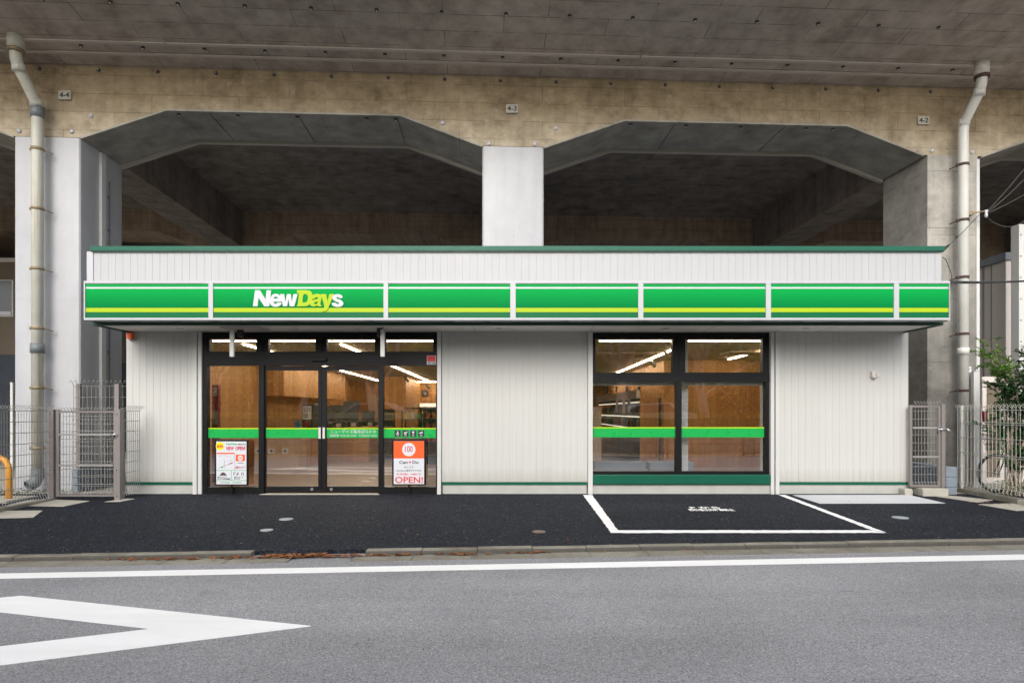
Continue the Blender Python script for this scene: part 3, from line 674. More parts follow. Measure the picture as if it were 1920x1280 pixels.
# ================================================================== SHOP
FY = 10.0; def_ = None
def fx(u): return PX(u, FY)
def fz(v): return PZ(v, FY)
shop = thing('convenience_store', (0, FY, 0), 'low white convenience store with green trim and wide canopy under the viaduct', 'shop')
def siding(u0, u1, z0, z1, Y, mat, parent, x0=None, x1=None, pitch=.111):
    x0 = fx(u0) if x0 is None else x0; x1 = fx(u1) if x1 is None else x1
    prof = []; x = x0
    while x < x1 - 1e-4:
        e = min(x + pitch, x1)
        prof += [(x, Y), (e - .006, Y)]
        if e < x1 - 1e-4: prof += [(e - .0045, Y + .004), (e - .0015, Y + .004)]
        else: prof += [(e, Y)]
        x = e
    m = MB(); n = len(prof)
    m.add([(a, b, z0) for a, b in prof] + [(a, b, z1) for a, b in prof], [(i, i + 1, n + i + 1, n + i) for i in range(n - 1)])
    m.box(x0, x1, Y + .012, Y + .10, z0, z1)
    return m.build('siding_wall', mat, parent)
zt = 2.64
siding(237, 363, fz(903), zt, FY, 'sidingl', shop)
siding(828, 1101.5, fz(903), zt, FY, 'sidingl', shop)
siding(1459, 1703, fz(903), zt, FY, 'sidingl', shop)
for a, b in ((237, 363), (829, 1101), (1460, 1703)):
    part('base_flashing', 'greenm', shop, (fx(a), fx(b), FY - .02, FY + .05, fz(908), fz(903) - .002))
    part('plinth', 'plinth', shop, (fx(a) + .01, fx(b) - .01, FY - .004, FY + .12, -.06, fz(908) - .001))
part('window_sill_flashing', 'greenm', shop, (fx(1111.3), fx(1444), FY - .05, FY + .05, fz(907), fz(889)), b=.008)
part('plinth', 'plinth', shop, (fx(1111.5), fx(1443), FY - .004, FY + .12, -.06, fz(907.2)))
for a, b, y in ((364, 371.5, -.05), (372.5, 379.5, -.03), (820.5, 827.5, -.06), (1102, 1110.5, -.06), (1443, 1449.5, -.05), (1451.5, 1458.5, -.06)):
    part('door_jamb_post', 'trimw', shop, (fx(a), fx(b), FY + y, FY + .06, -.02, zt - .003))
part('shadow_gap', 'dark', shop, (fx(371.6), fx(372.4), FY, FY + .05, 0, zt - .004), (fx(1449.6), fx(1451.4), FY, FY + .05, 0, zt - .004))
part('head_trim', 'trimw', shop, (fx(379.6), fx(820.4), FY - .03, FY + .05, fz(622.5), zt - .002), (fx(1110.6), fx(1442.9), FY - .03, FY + .05, fz(623), zt - .002))
# side and rear walls, roof
xl, xr, YB = fx(237), fx(1703), 25.0
part('side_wall', 'siding', shop, (xl, xl + .1, FY + .101, YB, -.05, 3.3)); part('side_wall', 'siding', shop, (xr - .1, xr, FY + .101, YB, -.05, 3.3))
part('rear_wall', 'siding', shop, (xl + .101, xr - .101, YB - .1, YB, -.05, 3.3))
part('roof', 'utilt', shop, (xl + .002, xr - .002, 9.201, YB + .05, 3.301, 3.38))
part('front_bulkhead', 'siding', shop, (xl, xr, FY + .001, FY + .099, zt + .003, 3.30))
# canopy
cl_, cr_ = -6.21, 6.37
part('canopy_soffit', 'soffitw', shop, (cl_, cr_, 9.13, FY - .001, zt, zt + .03))
part('soffit_joint', 'greyp', shop, *[(x, x + .006, 9.16, FY - .01, zt - .0025, zt - .0005) for x in (-4.3, -2.45, -.6, 1.25, 3.1, 4.95)])
part('canopy_edge_trim', 'greend', shop, (cl_ - .02, cr_ + .02, 9.085, 9.129, 2.615, 2.665)); part('canopy_edge_trim', 'greend', shop, (cl_ - .02, cl_ - .001, 9.13, FY + .05, 2.615, 2.665)); part('canopy_edge_trim', 'greend', shop, (cr_ + .001, cr_ + .02, 9.13, FY + .05, 2.615, 2.665))
siding(0, 0, 2.67, 3.716, 9.10, 'siding', shop, x0=-6.205, x1=6.37, pitch=.1095)
part('parapet_side', 'siding', shop, (-6.205, -6.12, 9.201, FY + .3, 2.68, 3.716)); part('parapet_side', 'siding', shop, (6.29, 6.37, 9.201, FY + .3, 2.68, 3.716))
part('end_flange', 'signframe', shop, (-6.305, -6.21, 9.09, 9.13, 2.70, 3.71), b=.004)
part('parapet_cap', 'greenm', shop, (-6.235, -2.6, 9.06, 9.24, 3.717, 3.782), (-2.598, 1.6, 9.058, 9.24, 3.717, 3.784), (1.602, 6.40, 9.06, 9.24, 3.717, 3.782))
part('parapet_cap_lip', 'greend', shop, (-6.225, 6.39, 9.07, 9.098, 3.700, 3.716))
m = MB()
for x in (-5.2, -3.4, -.2, 2.4, 4.6): m.disc((x, 9.6, zt - .006), .06, 20, 'z', .005)
m.build('downlight_trim', 'swhite', shop)
part('soffit_hatch', 'signframe', shop, (-4.45, -3.85, 9.35, 9.75, zt - .03, zt - .003))

# ---- entrance and window framing
BK = 'black'
ent = part('entrance_frame', BK, shop,
    (fx(380), fx(387.5), FY, FY + .12, -.02, fz(622.6)), (fx(817.3), fx(820.3), FY, FY + .12, -.02, fz(622.6)),
    (fx(387.6), fx(817.2), FY, FY + .12, fz(634.5), fz(622.6)), (fx(387.6), fx(817.2), FY - .01, FY + .12, fz(685), fz(659)),
    (fx(387.6), fx(392.5), FY + .01, FY + .10, fz(659), fz(634.5)), (fx(480), fx(502.8), FY + .01, FY + .10, fz(659), fz(634.5)), (fx(591.4), fx(612.6), FY + .01, FY + .10, fz(659), fz(634.5)), (fx(702.4), fx(724), FY + .01, FY + .10, fz(659), fz(634.5)), (fx(812), fx(817.2), FY + .01, FY + .10, fz(659), fz(634.5)),
    (fx(485), fx(494.8), FY - .005, FY + .12, -.02, fz(685)), (fx(709.8), fx(718), FY - .005, FY + .12, -.02, fz(685)),
    (fx(387.6), fx(484.9), FY, FY + .12, -.02, fz(913)), (fx(718.1), fx(817.2), FY, FY + .12, -.02, fz(912.5)))
part('frame_rib', BK, shop, *[(fx(u) - .006, fx(u) + .006, FY - .012, FY - .001, fz(659), fz(622.8)) for u in (492, 603, 713)], (fx(388), fx(817), FY - .016, FY - .001, fz(661), fz(660)))
def pane(u0, u1, v0, v1, y, parent): return part('pane', 'glass', parent, (fx(u0), fx(u1), y, y + .006, fz(v1), fz(v0)))
for a, b in ((392.5, 480), (502.8, 591.4), (612.6, 702.4), (724, 812)): pane(a, b, 634.5, 659, FY + .05, shop)
pane(387.6, 485, 685, 913, FY + .05, shop); pane(718.1, 817.2, 685, 912.5, FY + .05, shop)
def film(u0, u1, v0, v1, y, parent):
    part('lime_band', 'bandl', parent, (fx(u0), fx(u1), y - .003, y - .001, fz(v0 + 2.2), fz(v0))); return part('green_band', 'bandg', parent, (fx(u0), fx(u1), y - .003, y - .001, fz(v1), fz(v0 + 2.25)))
film(384.5, 485, 802, 820.8, FY + .049, shop)
fb = film(718.2, 817, 802, 820.8, FY + .049, shop)
for side, (f0, f1, g0, g1) in enumerate(((495, 601.6, 496.5, 595.5), (602.4, 709.6, 611, 708.6))):
    yy = FY + .03
    d = part('sliding_door', BK, shop, (fx(f0), fx(g0), yy, yy + .045, fz(922), fz(686)), (fx(g1), fx(f1), yy, yy + .045, fz(922), fz(686)),
        (fx(g0), fx(g1), yy, yy + .045, fz(694), fz(686)), (fx(g0), fx(g1), yy, yy + .045, fz(922), fz(912)))
    part('pane', 'glass', d, (fx(g0), fx(g1), yy + .02, yy + .026, fz(912), fz(694)))
    hx = 598.4 if side == 0 else 606.2
    part('handle', 'trimw', d, (fx(hx - 2.3), fx(hx + 2.3), yy - .012, yy - .001, fz(822), fz(801)), b=.003)
    m = MB(); m.disc((fx(584 if side == 0 else 620.5), yy - .001, fz(917)), .026, 18, 'y', .01); m.build('lock', 'chrome', d)
    part('lime_band', 'bandl', d, (fx(g0), fx(g1), yy + .016, yy + .018, fz(804.2), fz(802)))
    gb = part('green_band', 'bandg', d, (fx(g0), fx(g1), yy + .016, yy + .018, fz(820.8), fz(804.25)))
    if side == 1:
        text('ニューデイズ亀有ぽちかめ', (fx(618), fx(704), fz(812.3), fz(805.3)), 'swhite', 'shop_name', d, y=yy + .0155, bold=.012)
        text('営業時間  平日6:30～23:00   土日祝6:30～22:00', (fx(617), fx(705), fz(818.6), fz(814.2)), 'swhite', 'opening_hours', d, y=yy + .0155, bold=.012)
# pictograms on the right band
for i, u in enumerate((744.8, 759.4, 774, 789)):
    q = part('pictogram', 'ink', shop, (fx(u - 5.7), fx(u + 5.7), FY + .041, FY + .0445, fz(818.5), fz(806.5)))
    m = MB(); y = FY + .0395; x, z = fx(u), fz(812)
    if i == 0: m.prism([(x - .03, y, z - .015), (x + .03, y, z - .015), (x + .012, y, z + .002), (x + .006, y, z + .035), (x - .006, y, z + .035), (x - .012, y, z + .002)], (0, .001, 0))
    elif i == 1: m.box(x - .022, x + .018, y, y + .001, z - .014, z + .018); m.box(x + .019, x + .034, y, y + .001, z + .012, z + .03)
    elif i == 2: m.prism([(x - .026, y, z + .03), (x + .026, y, z + .03), (x + .008, y, z), (x + .006, y, z - .018), (x - .006, y, z - .018), (x - .008, y, z)], (0, .001, 0))
    else: m.box(x - .028, x - .002, y, y + .001, z - .008, z + .014); m.prism([(x + .002, y, z - .006), (x + .028, y, z + .006), (x + .02, y, z + .03), (x - .006, y, z + .02)], (0, .001, 0))
    m.box(x - .018, x + .018, y, y + .001, z - .042, z - .030)
    fixn(m.build('symbol', 'swhite', q))
part('door_sensor', BK, shop, (fx(586), fx(613), FY - .05, FY - .011, fz(677.5), fz(671)), b=.008)
q = part('security_sticker', 'red', shop, (fx(801.2), fx(817), FY - .014, FY - .011, fz(677.5), fz(667)))
part('sticker_base', 'paper', q, (fx(800.6), fx(817.6), FY - .0135, FY - .0105, fz(683.3), fz(677.6)), (fx(800.6), fx(817.6), FY - .0128, FY - .0105, fz(677.5), fz(666.5)))
text('SECOM', (fx(802), fx(816.5), fz(682.3), fz(678.4)), 'ink', 'sticker_letters', q, bold=.03, y=FY - .0137)
# window
part('window_frame', BK, shop,
    (fx(1110.9), fx(1116.5), FY, FY + .1, fz(698), fz(634.8)), (fx(1430), fx(1441.8), FY, FY + .1, fz(698), fz(634.8)), (fx(1261), fx(1285), FY + .001, FY + .1, fz(698), fz(634.8)),
    (fx(1110.9), fx(1441.8), FY, FY + .1, fz(634.7), fz(623.2)), (fx(1110.9), fx(1441.8), FY - .01, FY + .1, fz(716), fz(698.1)),
    (fx(1110.9), fx(1112), FY, FY + .1, fz(883), fz(716.1)), (fx(1267.5), fx(1278), FY - .005, FY + .1, fz(883), fz(716.1)), (fx(1435), fx(1441.8), FY, FY + .1, fz(883), fz(716.1)),
    (fx(1110.9), fx(1441.8), FY - .01, FY + .1, fz(888.8), fz(883.1)))
part('frame_rib', BK, shop, (fx(1272.5), fx(1273.7), FY - .014, FY - .0, fz(698), fz(623.3)), (fx(1116), fx(1436), FY - .016, FY - .0105, fz(703), fz(702)))
for a, b, c, d in ((1116.5, 1261, 634.8, 698), (1285, 1430, 634.8, 698), (1112, 1267.5, 716, 883), (1278, 1435, 716, 883)): pane(a, b, c, d, FY + .05, shop)
part('inner_post', 'slabw', shop, (PX(1279, 10.25), PX(1290, 10.25), 10.25, 10.33, .021, 2.585))
part('window_reveal', 'trimw', shop, (PX(1428.5, 10.12), fx(1441), 10.12, 10.2, .3, fz(716)), (fx(1112), fx(1441), 10.101, 10.119, fz(722), fz(716)))
film(1112, 1267.4, 800.5, 819.8, FY + .049, shop); film(1278.1, 1437.8, 800.5, 819.8, FY + .049, shop)

# ---- interior shell (parts of the shop)
def zc(Y): return 2.60 - .009 * (Y - 10)
m = MB(); m.box(xl + .1, xr - .1, FY + .13, YB - .1, .0, .02); m.build('interior_floor', 'floor', shop)
m = MB(); m.hexa([(xl + .1, FY + .101, zc(10)), (xr - .1, FY + .101, zc(10)), (xr - .1, 24, zc(24)), (xl + .1, 24, zc(24)), (xl + .1, FY + .101, 2.95), (xr - .1, FY + .101, 2.95), (xr - .1, 24, 2.95), (xl + .1, 24, 2.95)])
m.build('interior_ceiling', 'ceil', shop)
part('timber_wall', 'wood', shop, (xl + .101, xl + .14, FY + .12, 24, .02, 2.59)); part('timber_wall', 'wood', shop, (xr - .14, xr - .101, FY + .12, 14.6, .02, 2.59))
part('timber_wall', 'wood', shop, (3.62, xr - .101, 14.6, 14.7, .02, 2.58)); part('timber_wall', 'wood', shop, (3.62, 3.72, 14.701, 24, .02, 2.55)); part('timber_wall', 'wood', shop, (xl + .141, 3.619, 24, 24.1, .02, 2.52))
part('timber_wall', 'wood', shop, (fx(363), fx(379), FY + .13, FY + .2, .02, 2.59)); part('timber_wall', 'wood', shop, (fx(820), fx(1111), FY + .13, FY + .62, .02, 2.59)); part('timber_wall', 'wood', shop, (fx(1444), fx(1500), FY + .13, FY + .2, .02, 2.59))
part('column_casing', 'wood', shop, (-.75, .8, 10.62, 12.1, .02, 2.58)); part('column_casing', 'wood', shop, (-1.1, .5, 17.8, 19.3, .02, 2.54))
part('timber_bulkhead', 'wood', shop, (xl + .141, -5.55, 14.9, 20.4, 1.72, 2.55))
part('partition', 'wood', shop, (-4.3, -3.55, 20.5, 23.9, .02, 2.5))
dr = part('inner_door', 'woodf', shop, (-5.6, -4.6, 23.93, 23.99, .02, 2.0)); part('inner_door', 'woodf', shop, (-2.9, -2.2, 23.93, 23.99, .02, 2.0))
part('ceiling_unit', 'ceil', shop, (1.7, 3.0, 12.6, 13.5, 2.52, 2.565), (4.4, 5.4, 12.4, 13.0, 2.53, 2.57), (-2.6, -1.6, 14.0, 15.0, 2.50, 2.553))
for nm, q in (('x', (-5.55, -3.0)), ('x', (-2.98, -.6)), ('x', (1.55, 2.57)), ('x', (2.59, 4.36)), ('x', (4.38, 5.9))):
    o = part('strip_light', 'led', None, (q[0], q[1], 10.87, 10.895, 2.580, 2.594)); 
    tag(o, None, 'strip light', 'strip lights running along behind the shopfront'); o['label'] = 'thin glowing strip light on the shop ceiling, running along behind the glass front'
def lstrip(x, y0, y1, label):
    m = MB(); a, b = zc(y0) - .025, zc(y1) - .025
    m.hexa([(x - .016, y0, a), (x + .016, y0, a), (x + .016, y1, b), (x - .016, y1, b), (x - .016, y0, a + .02), (x + .016, y0, a + .02), (x + .016, y1, b + .02), (x - .016, y1, b + .02)])
    m.build('strip_light', 'led', None, label=label, cat='strip light', group='strip lights running into the shop')
lstrip(-4.95, 11.3, 23.5, 'glowing strip light running into the shop over the till counter, farthest left'); lstrip(-3.15, 11.3, 23.4, 'glowing strip light running into the shop, seen through the pane right of the sliding doors')
lstrip(3.2, 11.6, 22, 'glowing strip light slanting across the left upper window pane'); lstrip(5.05, 11.5, 14.3, 'short glowing strip light slanting across the right upper window pane')
o = part('strip_light', 'led', None, (-3.9, -1.2, 23.4, 23.45, zc(23.4) - .035, zc(23.4) - .001)); tag(o, 'glowing strip light along the rear wall of the shop', 'strip light', 'strip lights running into the shop')

# ---- fascia sign
sg = thing('fascia_sign', (0, 8.9, 2.666), 'long green shop sign with a lime stripe along the canopy edge', 'shop sign')
SY = 8.9
def sx(u): return PX(u, SY)
def sz(v): return PZ(v, SY)
part('sign_box', 'signframe', sg, (sx(158), sx(1780.5), SY + .02, 9.084, sz(600.3), sz(526.6)), b=.006)
edges = [158, 395.5, 723.5, 962, 1201, 1440, 1680, 1780.5]
inn = [(160.4, 391.4), (400, 719.3), (728, 956.8), (967, 1196.5), (1206, 1435.5), (1445, 1675.3), (1685, 1779)]
part('frame_rail', 'signframe', sg, (sx(158), sx(1780.5), SY - .012, SY + .019, sz(531.2), sz(526.8)), (sx(158), sx(1780.5), SY - .012, SY + .019, sz(600), sz(595.9)))
for i, (a, b) in enumerate(inn):
    r_ = part('frame_divider', 'signframe', sg, (sx(b) + .001, (sx(inn[i + 1][0]) if i < 6 else sx(1780.5)) - .001, SY - .012, SY + .019, sz(595.8), sz(531.3)))
    y0, y1 = SY + .004, SY + .019
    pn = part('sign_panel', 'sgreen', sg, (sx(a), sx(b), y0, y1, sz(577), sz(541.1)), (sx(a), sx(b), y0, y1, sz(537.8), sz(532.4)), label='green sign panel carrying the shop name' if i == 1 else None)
    part('white_stripe', 'swhite', pn, (sx(a), sx(b), y0, y1, sz(541.05), sz(537.85)), (sx(a), sx(b), y0, y1, sz(532.35), sz(531.3)))
    part('lime_stripe', 'slime', pn, (sx(a), sx(b), y0, y1, sz(584.9), sz(577.05)))
    part('dark_green_stripe', 'sgreend', pn, (sx(a), sx(b), y0, y1, sz(595.8), sz(584.95)))
    if i == 0 : part('frame_divider', 'signframe', sg, (sx(158), sx(160.3), SY - .012, SY + .019, sz(595.8), sz(531.3)))
    if i == 1:
        yl = y0 - .001
        def glyph(loops, mat, dep):
            cu = bpy.data.curves.new('g', 'CURVE'); cu.dimensions = '2D'; cu.fill_mode = 'BOTH'
            for lp in loops:
                sp_ = cu.splines.new('POLY'); sp_.points.add(len(lp) - 1); sp_.use_cyclic_u = True
                for pt, (px_, py_) in zip(sp_.points, lp): pt.co = (sx(460 + px_ / 9.6), sz(530 + py_ / 9.6), 0, 1)
            to = bpy.data.objects.new('g', cu); C.objects.link(to); me = bpy.data.meshes.new_from_object(to.evaluated_get(bpy.context.evaluated_depsgraph_get()))
            bm = bmesh.new(); bm.from_mesh(me); bpy.data.objects.remove(to); bpy.data.curves.remove(cu); bpy.data.meshes.remove(me)
            g_ = bmesh.ops.extrude_face_region(bm, geom=bm.faces[:])
            for e_ in g_['geom']:
                if isinstance(e_, bmesh.types.BMVert): e_.co.z += .005
            bmesh.ops.recalc_face_normals(bm, faces=bm.faces[:]); bm.verts.index_update()
            MB().add([(v.co.x, yl - dep - v.co.z, v.co.y) for v in bm.verts], [[v.index for v in f.verts] for f in bm.faces]).build('sign_letter', mat, pn); bm.free()
        def smooth(lp, it=2):
            for _ in range(it): lp = [q for a_, b_ in zip(lp, lp[1:] + lp[:1]) for q in ((a_[0] * .78 + b_[0] * .22, a_[1] * .78 + b_[1] * .22), (a_[0] * .22 + b_[0] * .78, a_[1] * .22 + b_[1] * .78))]
            return lp
        glyph([[(175,135),(262,135),(365,300),(383,135),(466,135),(430,425),(342,425),(238,268),(220,425),(137,425)]], 'swhite', 0)
        glyph([smooth([(658,345),(650,285),(630,235),(590,205),(545,196),(495,210),(462,245),(442,300),(436,350),(455,398),(495,427),(545,436),(602,426),(640,398),(660,357),(578,357),(560,376),(535,379),(512,364),(506,340)], 1), smooth([(510,284),(515,262),(535,251),(562,251),(582,264),(588,284)], 1)], 'swhite', .001)
        glyph([[(625,205),(700,205),(722,340),(752,205),(820,205),(838,340),(868,205),(942,205),(882,425),(800,425),(778,300),(752,425),(680,425)]], 'swhite', .002)
        glyph([[(928,135),(1110,135),(1160,146),(1195,175),(1214,225),(1212,290),(1192,350),(1155,395),(1110,418),(1060,425),(928,425),(934,404),(946,396),(956,320),(968,210),(962,195),(932,182)], smooth([(1045,208),(1090,204),(1122,225),(1132,265),(1125,312),(1105,345),(1070,358),(1025,356)], 1)], 'slime', .003)
        glyph([smooth([(1195,245),(1225,214),(1280,200),(1340,206),(1374,232),(1372,290),(1352,370),(1356,400),(1392,424),(1330,428),(1292,410),(1250,428),(1200,427),(1170,402),(1164,365),(1185,325),(1230,305),(1290,298),(1312,288),(1312,270),(1292,261),(1262,266),(1242,292),(1200,288)], 1), smooth([(1238,366),(1260,346),(1307,340),(1302,372),(1272,389),(1246,384)], 1)], 'slime', .004)
        glyph([smooth([(1360,205),(1360,205),(1455,205),(1455,205),(1482,330),(1482,330),(1517,205),(1517,205),(1597,205),(1597,205),(1503,440),(1477,492),(1440,517),(1395,517),(1378,500),(1381,452),(1408,457),(1426,442),(1424,410)], 1)], 'slime', .005)
        glyph([smooth([(1758,277),(1690,281),(1680,262),(1655,257),(1638,270),(1650,288),(1720,310),(1760,345),(1769,385),(1745,420),(1700,438),(1640,437),(1585,421),(1556,385),(1556,364),(1630,360),(1645,379),(1670,386),(1692,375),(1688,361),(1660,350),(1600,325),(1570,290),(1567,252),(1590,224),(1640,207),(1700,209),(1742,230)], 1)], 'swhite', .006)
m = MB()
for k in range(22): x = -6.0 + k * .57; m.box(x, x + .42, 8.95, 9.05, 2.660, 2.6645)
m.build('light_slot', 'slabw', sg)

# ---- posters just inside the glass
def board(u0, u1, v0, v1, label):
    y = FY - .07
    def bx(u): return PX(u, y)
    def bzz(v): return PZ(v, y)
    t = thing('poster_stand', ((bx(u0) + bx(u1)) / 2, y, .02), label, 'poster stand')
    part('stand_frame', BK, t, (bx(u0), bx(u1), y + .006, y + .03, bzz(v1), bzz(v0)), b=.006)
    part('stand_foot', BK, t, (bx((u0 + u1) / 2) - .015, bx((u0 + u1) / 2) + .015, y + .012, y + .03, .0, bzz(v1) - .001), (bx((u0 + u1) / 2) - .16, bx((u0 + u1) / 2) + .16, y + .0, y + .05, -.005, .008))
    return t, bx, bzz, y
t, bx, bz_, y = board(402, 465, 824, 910, 'black framed poster with an orange map notice, left of the sliding doors')
t['label'] = 'framed white poster with yellow burst and red NEW OPEN! left of the sliding doors'
pp = part('poster', 'paper', t, (bx(405.5), bx(462), y, y + .005, bz_(907.5), bz_(827.2)))
def ps(name, mat, u0, u1, v0, v1, k=1): return part(name, mat, pp, (bx(u0), bx(u1), y - .001 * k, y - .0002, bz_(v1), bz_(v0)))
m = MB(); m.disc((bx(412.5), y, bz_(836)), .068, 24, 'y', .001); m.build('yellow_burst', 'yellow', pp)
text('8/30', (bx(407), bx(418), bz_(839), bz_(833.5)), 'crimson', 'date', pp, bold=.03, y=y - .001)
text('NEW', (bx(424.5), bx(438.5), bz_(843.6), bz_(836.5)), 'crimson', 'headline', pp, bold=.03, y=y - .0005)
text('OPEN!', (bx(441.5), bx(460), bz_(843.6), bz_(836.5)), 'crimson', 'headline', pp, bold=.03, y=y - .0005)
text('NewDays', (bx(424.5), bx(444), bz_(834.5), bz_(830.2)), 'bandg', 'shop_name', pp, bold=.03, y=y - .0005)
text('亀有ぽちかめ', (bx(446), bx(460.5), bz_(834), bz_(831)), 'ink', 'shop_name', pp, bold=.01, y=y - .0005)
ps('orange_bar', 'orange', 406, 439.5, 848.3, 850.8); ps('green_rule', 'bandg', 405.6, 462, 881, 881.8); ps('green_rule', 'bandg', 405.6, 462, 900, 900.7); ps('green_rule', 'bandg', 433.5, 434.2, 881.9, 899.9)
ps('grey_rule', 'greyp', 439.9, 440.4, 848.3, 880.9)
m = MB()
for a, b, w in (((409, 877), (437, 867), .004), ((420.5, 861), (420.5, 878), .003), ((421, 866), (437, 861), .002), ((433, 860), (433, 872), .002), ((408, 854), (416, 854), .003), ((419, 853), (434, 856), .002)):
    m.wire((bx(a[0]), y - .001, bz_(a[1])), (bx(b[0]), y - .001, bz_(b[1])), w)
m.build('street_map', 'greyp', pp)
m = MB(); m.wire((bx(428), y - .002, bz_(870)), (bx(437), y - .002, bz_(866.5)), .008); m.build('map_highlight', 'crimson', pp)
m = MB(); m.disc((bx(416.3), y - .001, bz_(875.5)), .014, 14, 'y', .001); m.build('map_dot', 'bandg', pp)
ps('orange_panel', 'orange', 442.2, 459.4, 851.8, 864); m = MB(); m.disc((bx(450.8), y - .001, bz_(858)), .042, 22, 'y', .001); m.build('white_disc', 'paper', pp)
text('100', (bx(448.3), bx(453.3), bz_(859.8), bz_(856.2)), 'orange', 'figures', pp, bold=.01, y=y - .002)
text('Can★Do', (bx(445.5), bx(457), bz_(868.3), bz_(865.8)), 'ink', 'brand_words', pp, bold=.01, y=y - .0005)
text('100円ショップも\n同時オープン！', (bx(441.5), bx(460.5), bz_(878), bz_(873.5)), 'crimson', 'small_print', pp, bold=.02, y=y - .0005)
text('NewDays    Can★Do', (bx(414), bx(453), bz_(905.5), bz_(902)), 'bandg', 'small_print', pp, bold=.02, y=y - .0005)
text('焼きたてパンと\nおにぎりの店内調理', (bx(407.5), bx(431.5), bz_(898.8), bz_(892.5)), 'ink', 'small_print', pp, bold=.01, y=y - .0005)
m = MB(); m.prism([(bx(411.5 + 14 * t_ / 10), y - .001, bz_(891 - 6 * math.sin(math.pi * t_ / 10))) for t_ in range(11)], (0, .0008, 0)); fixn(m.build('food_picture', 'rust', pp))
text('飲食スペース\nあります', (bx(439), bx(456), bz_(898.5), bz_(892.5)), 'ink', 'small_print', pp, bold=.01, y=y - .0005)
m = MB()
for a, b in (((438.5, 890), (438.5, 885.5)), ((438.5, 886), (441.5, 885)), ((443.5, 890.5), (446, 885.5)), ((446, 890), (447, 886.5)), ((453, 890.5), (453, 885)), ((456, 890.5), (456, 885))):
    m.wire((bx(a[0]), y - .001, bz_(a[1])), (bx(b[0]), y - .001, bz_(b[1])), .007)
m.build('dining_symbol', 'ink', pp)
t, bx, bz_, y = board(735, 798.7, 823, 909.7, 'x')
t['label'] = 'black framed poster with an orange top and red OPEN! right of the sliding doors'
pp = part('poster', 'paper', t, (bx(738.2), bx(795.2), y, y + .005, bz_(907), bz_(826.5)))
ps('orange_panel', 'orange', 738.2, 795.2, 826.6, 859)
m = MB(); m.disc((bx(766.5), y - .001, bz_(842.3)), .108, 32, 'y', .001); m.build('white_disc', 'paper', pp)
text('100', (bx(759.5), bx(773.8), bz_(847), bz_(835.8)), 'crimson', 'figures', pp, bold=.01, y=y - .002)
text('Can', (bx(748.5), bx(764.4), bz_(869), bz_(863.3)), 'ink', 'brand_words', pp, bold=.02, y=y - .0005); text('Do', (bx(773.5), bx(785), bz_(869), bz_(863.3)), 'ink', 'brand_words', pp, bold=.02, y=y - .0005)
m = MB(); m.prism([(bx(768.8) + (.028 if k_ % 2 == 0 else .011) * math.sin(k_ * math.pi / 5), y - .001, bz_(865.8) + (.028 if k_ % 2 == 0 else .011) * math.cos(k_ * math.pi / 5)) for k_ in range(10)], (0, .0008, 0)); fixn(m.build('star', 'red', pp))
text('セレクト', (bx(757.5), bx(776), bz_(877.6), bz_(873)), 'ink', 'small_print', pp, bold=.005, y=y - .0005)
text('NewDays 亀有ぽちかめ店', (bx(743.5), bx(790), bz_(883.4), bz_(880.2)), 'ink', 'small_print', pp, bold=.01, y=y - .0005)
text('8.30(金)  AM6:30', (bx(744), bx(790), bz_(891), bz_(886)), 'red', 'date', pp, bold=.005, y=y - .0005)
text('OPEN!', (bx(740.8), bx(793), bz_(905), bz_(893.3)), 'red', 'headline', pp, bold=.015, y=y - .0005)

# ---- small things on the facade
y = 9.97
o = thing('warning_lamp', (fx(248.5), y, 2.45), 'small orange warning lamp at the top left corner of the shop wall', 'lamp')
part('lens', 'orangel', o, (fx(244), fx(253.8), y - .07, y + .0, fz(636.5), fz(624)), b=.012)
part('base_plate', 'trimw', o, (fx(242.5), fx(255), y + .001, y + .029, fz(637.5), fz(623)))
o = thing('wall_lamp', (fx(1637), FY, fz(709)), 'small beige hooded lamp on the white wall right of the window', 'lamp')
part('housing', 'util', o, (fx(1631.5), fx(1639), FY - .05, FY - .001, fz(708), fz(696)), b=.01)
m = MB(); m.tube([(fx(1639), FY - .045, fz(703.5)), (fx(1643.5), FY - .06, fz(704.5))], .022, 12); m.tube([(fx(1636), FY - .06, fz(709)), (fx(1636), FY - .04, fz(706))], .03, 12); m.build('hood', 'util', o)
for u, lab in ((434, 'slim white bar hanging below the canopy at the left end of the entrance'), (717, 'slim white bar hanging below the canopy at the right part of the entrance')):
    yf = 9.42; x = PX(u, yf); z0 = PZ(668.5, yf)
    o = thing('hanging_bar', (x, yf, z0), lab, 'hanging bar', 'white bars hanging below the canopy')
    part('bar', 'trimw', o, (x - .032, x + .032, yf, yf + .05, z0, 2.60), b=.006)
    part('hanger', 'greyp', o, (x - .012, x + .012, yf + .015, yf + .035, 2.601, zt))
    part('side_bracket', 'dark', o, (x + .033 if u < 500 else x - .11, x + .11 if u < 500 else x - .033, yf + .1, yf + .2, 2.50, zt - .001), b=.01)

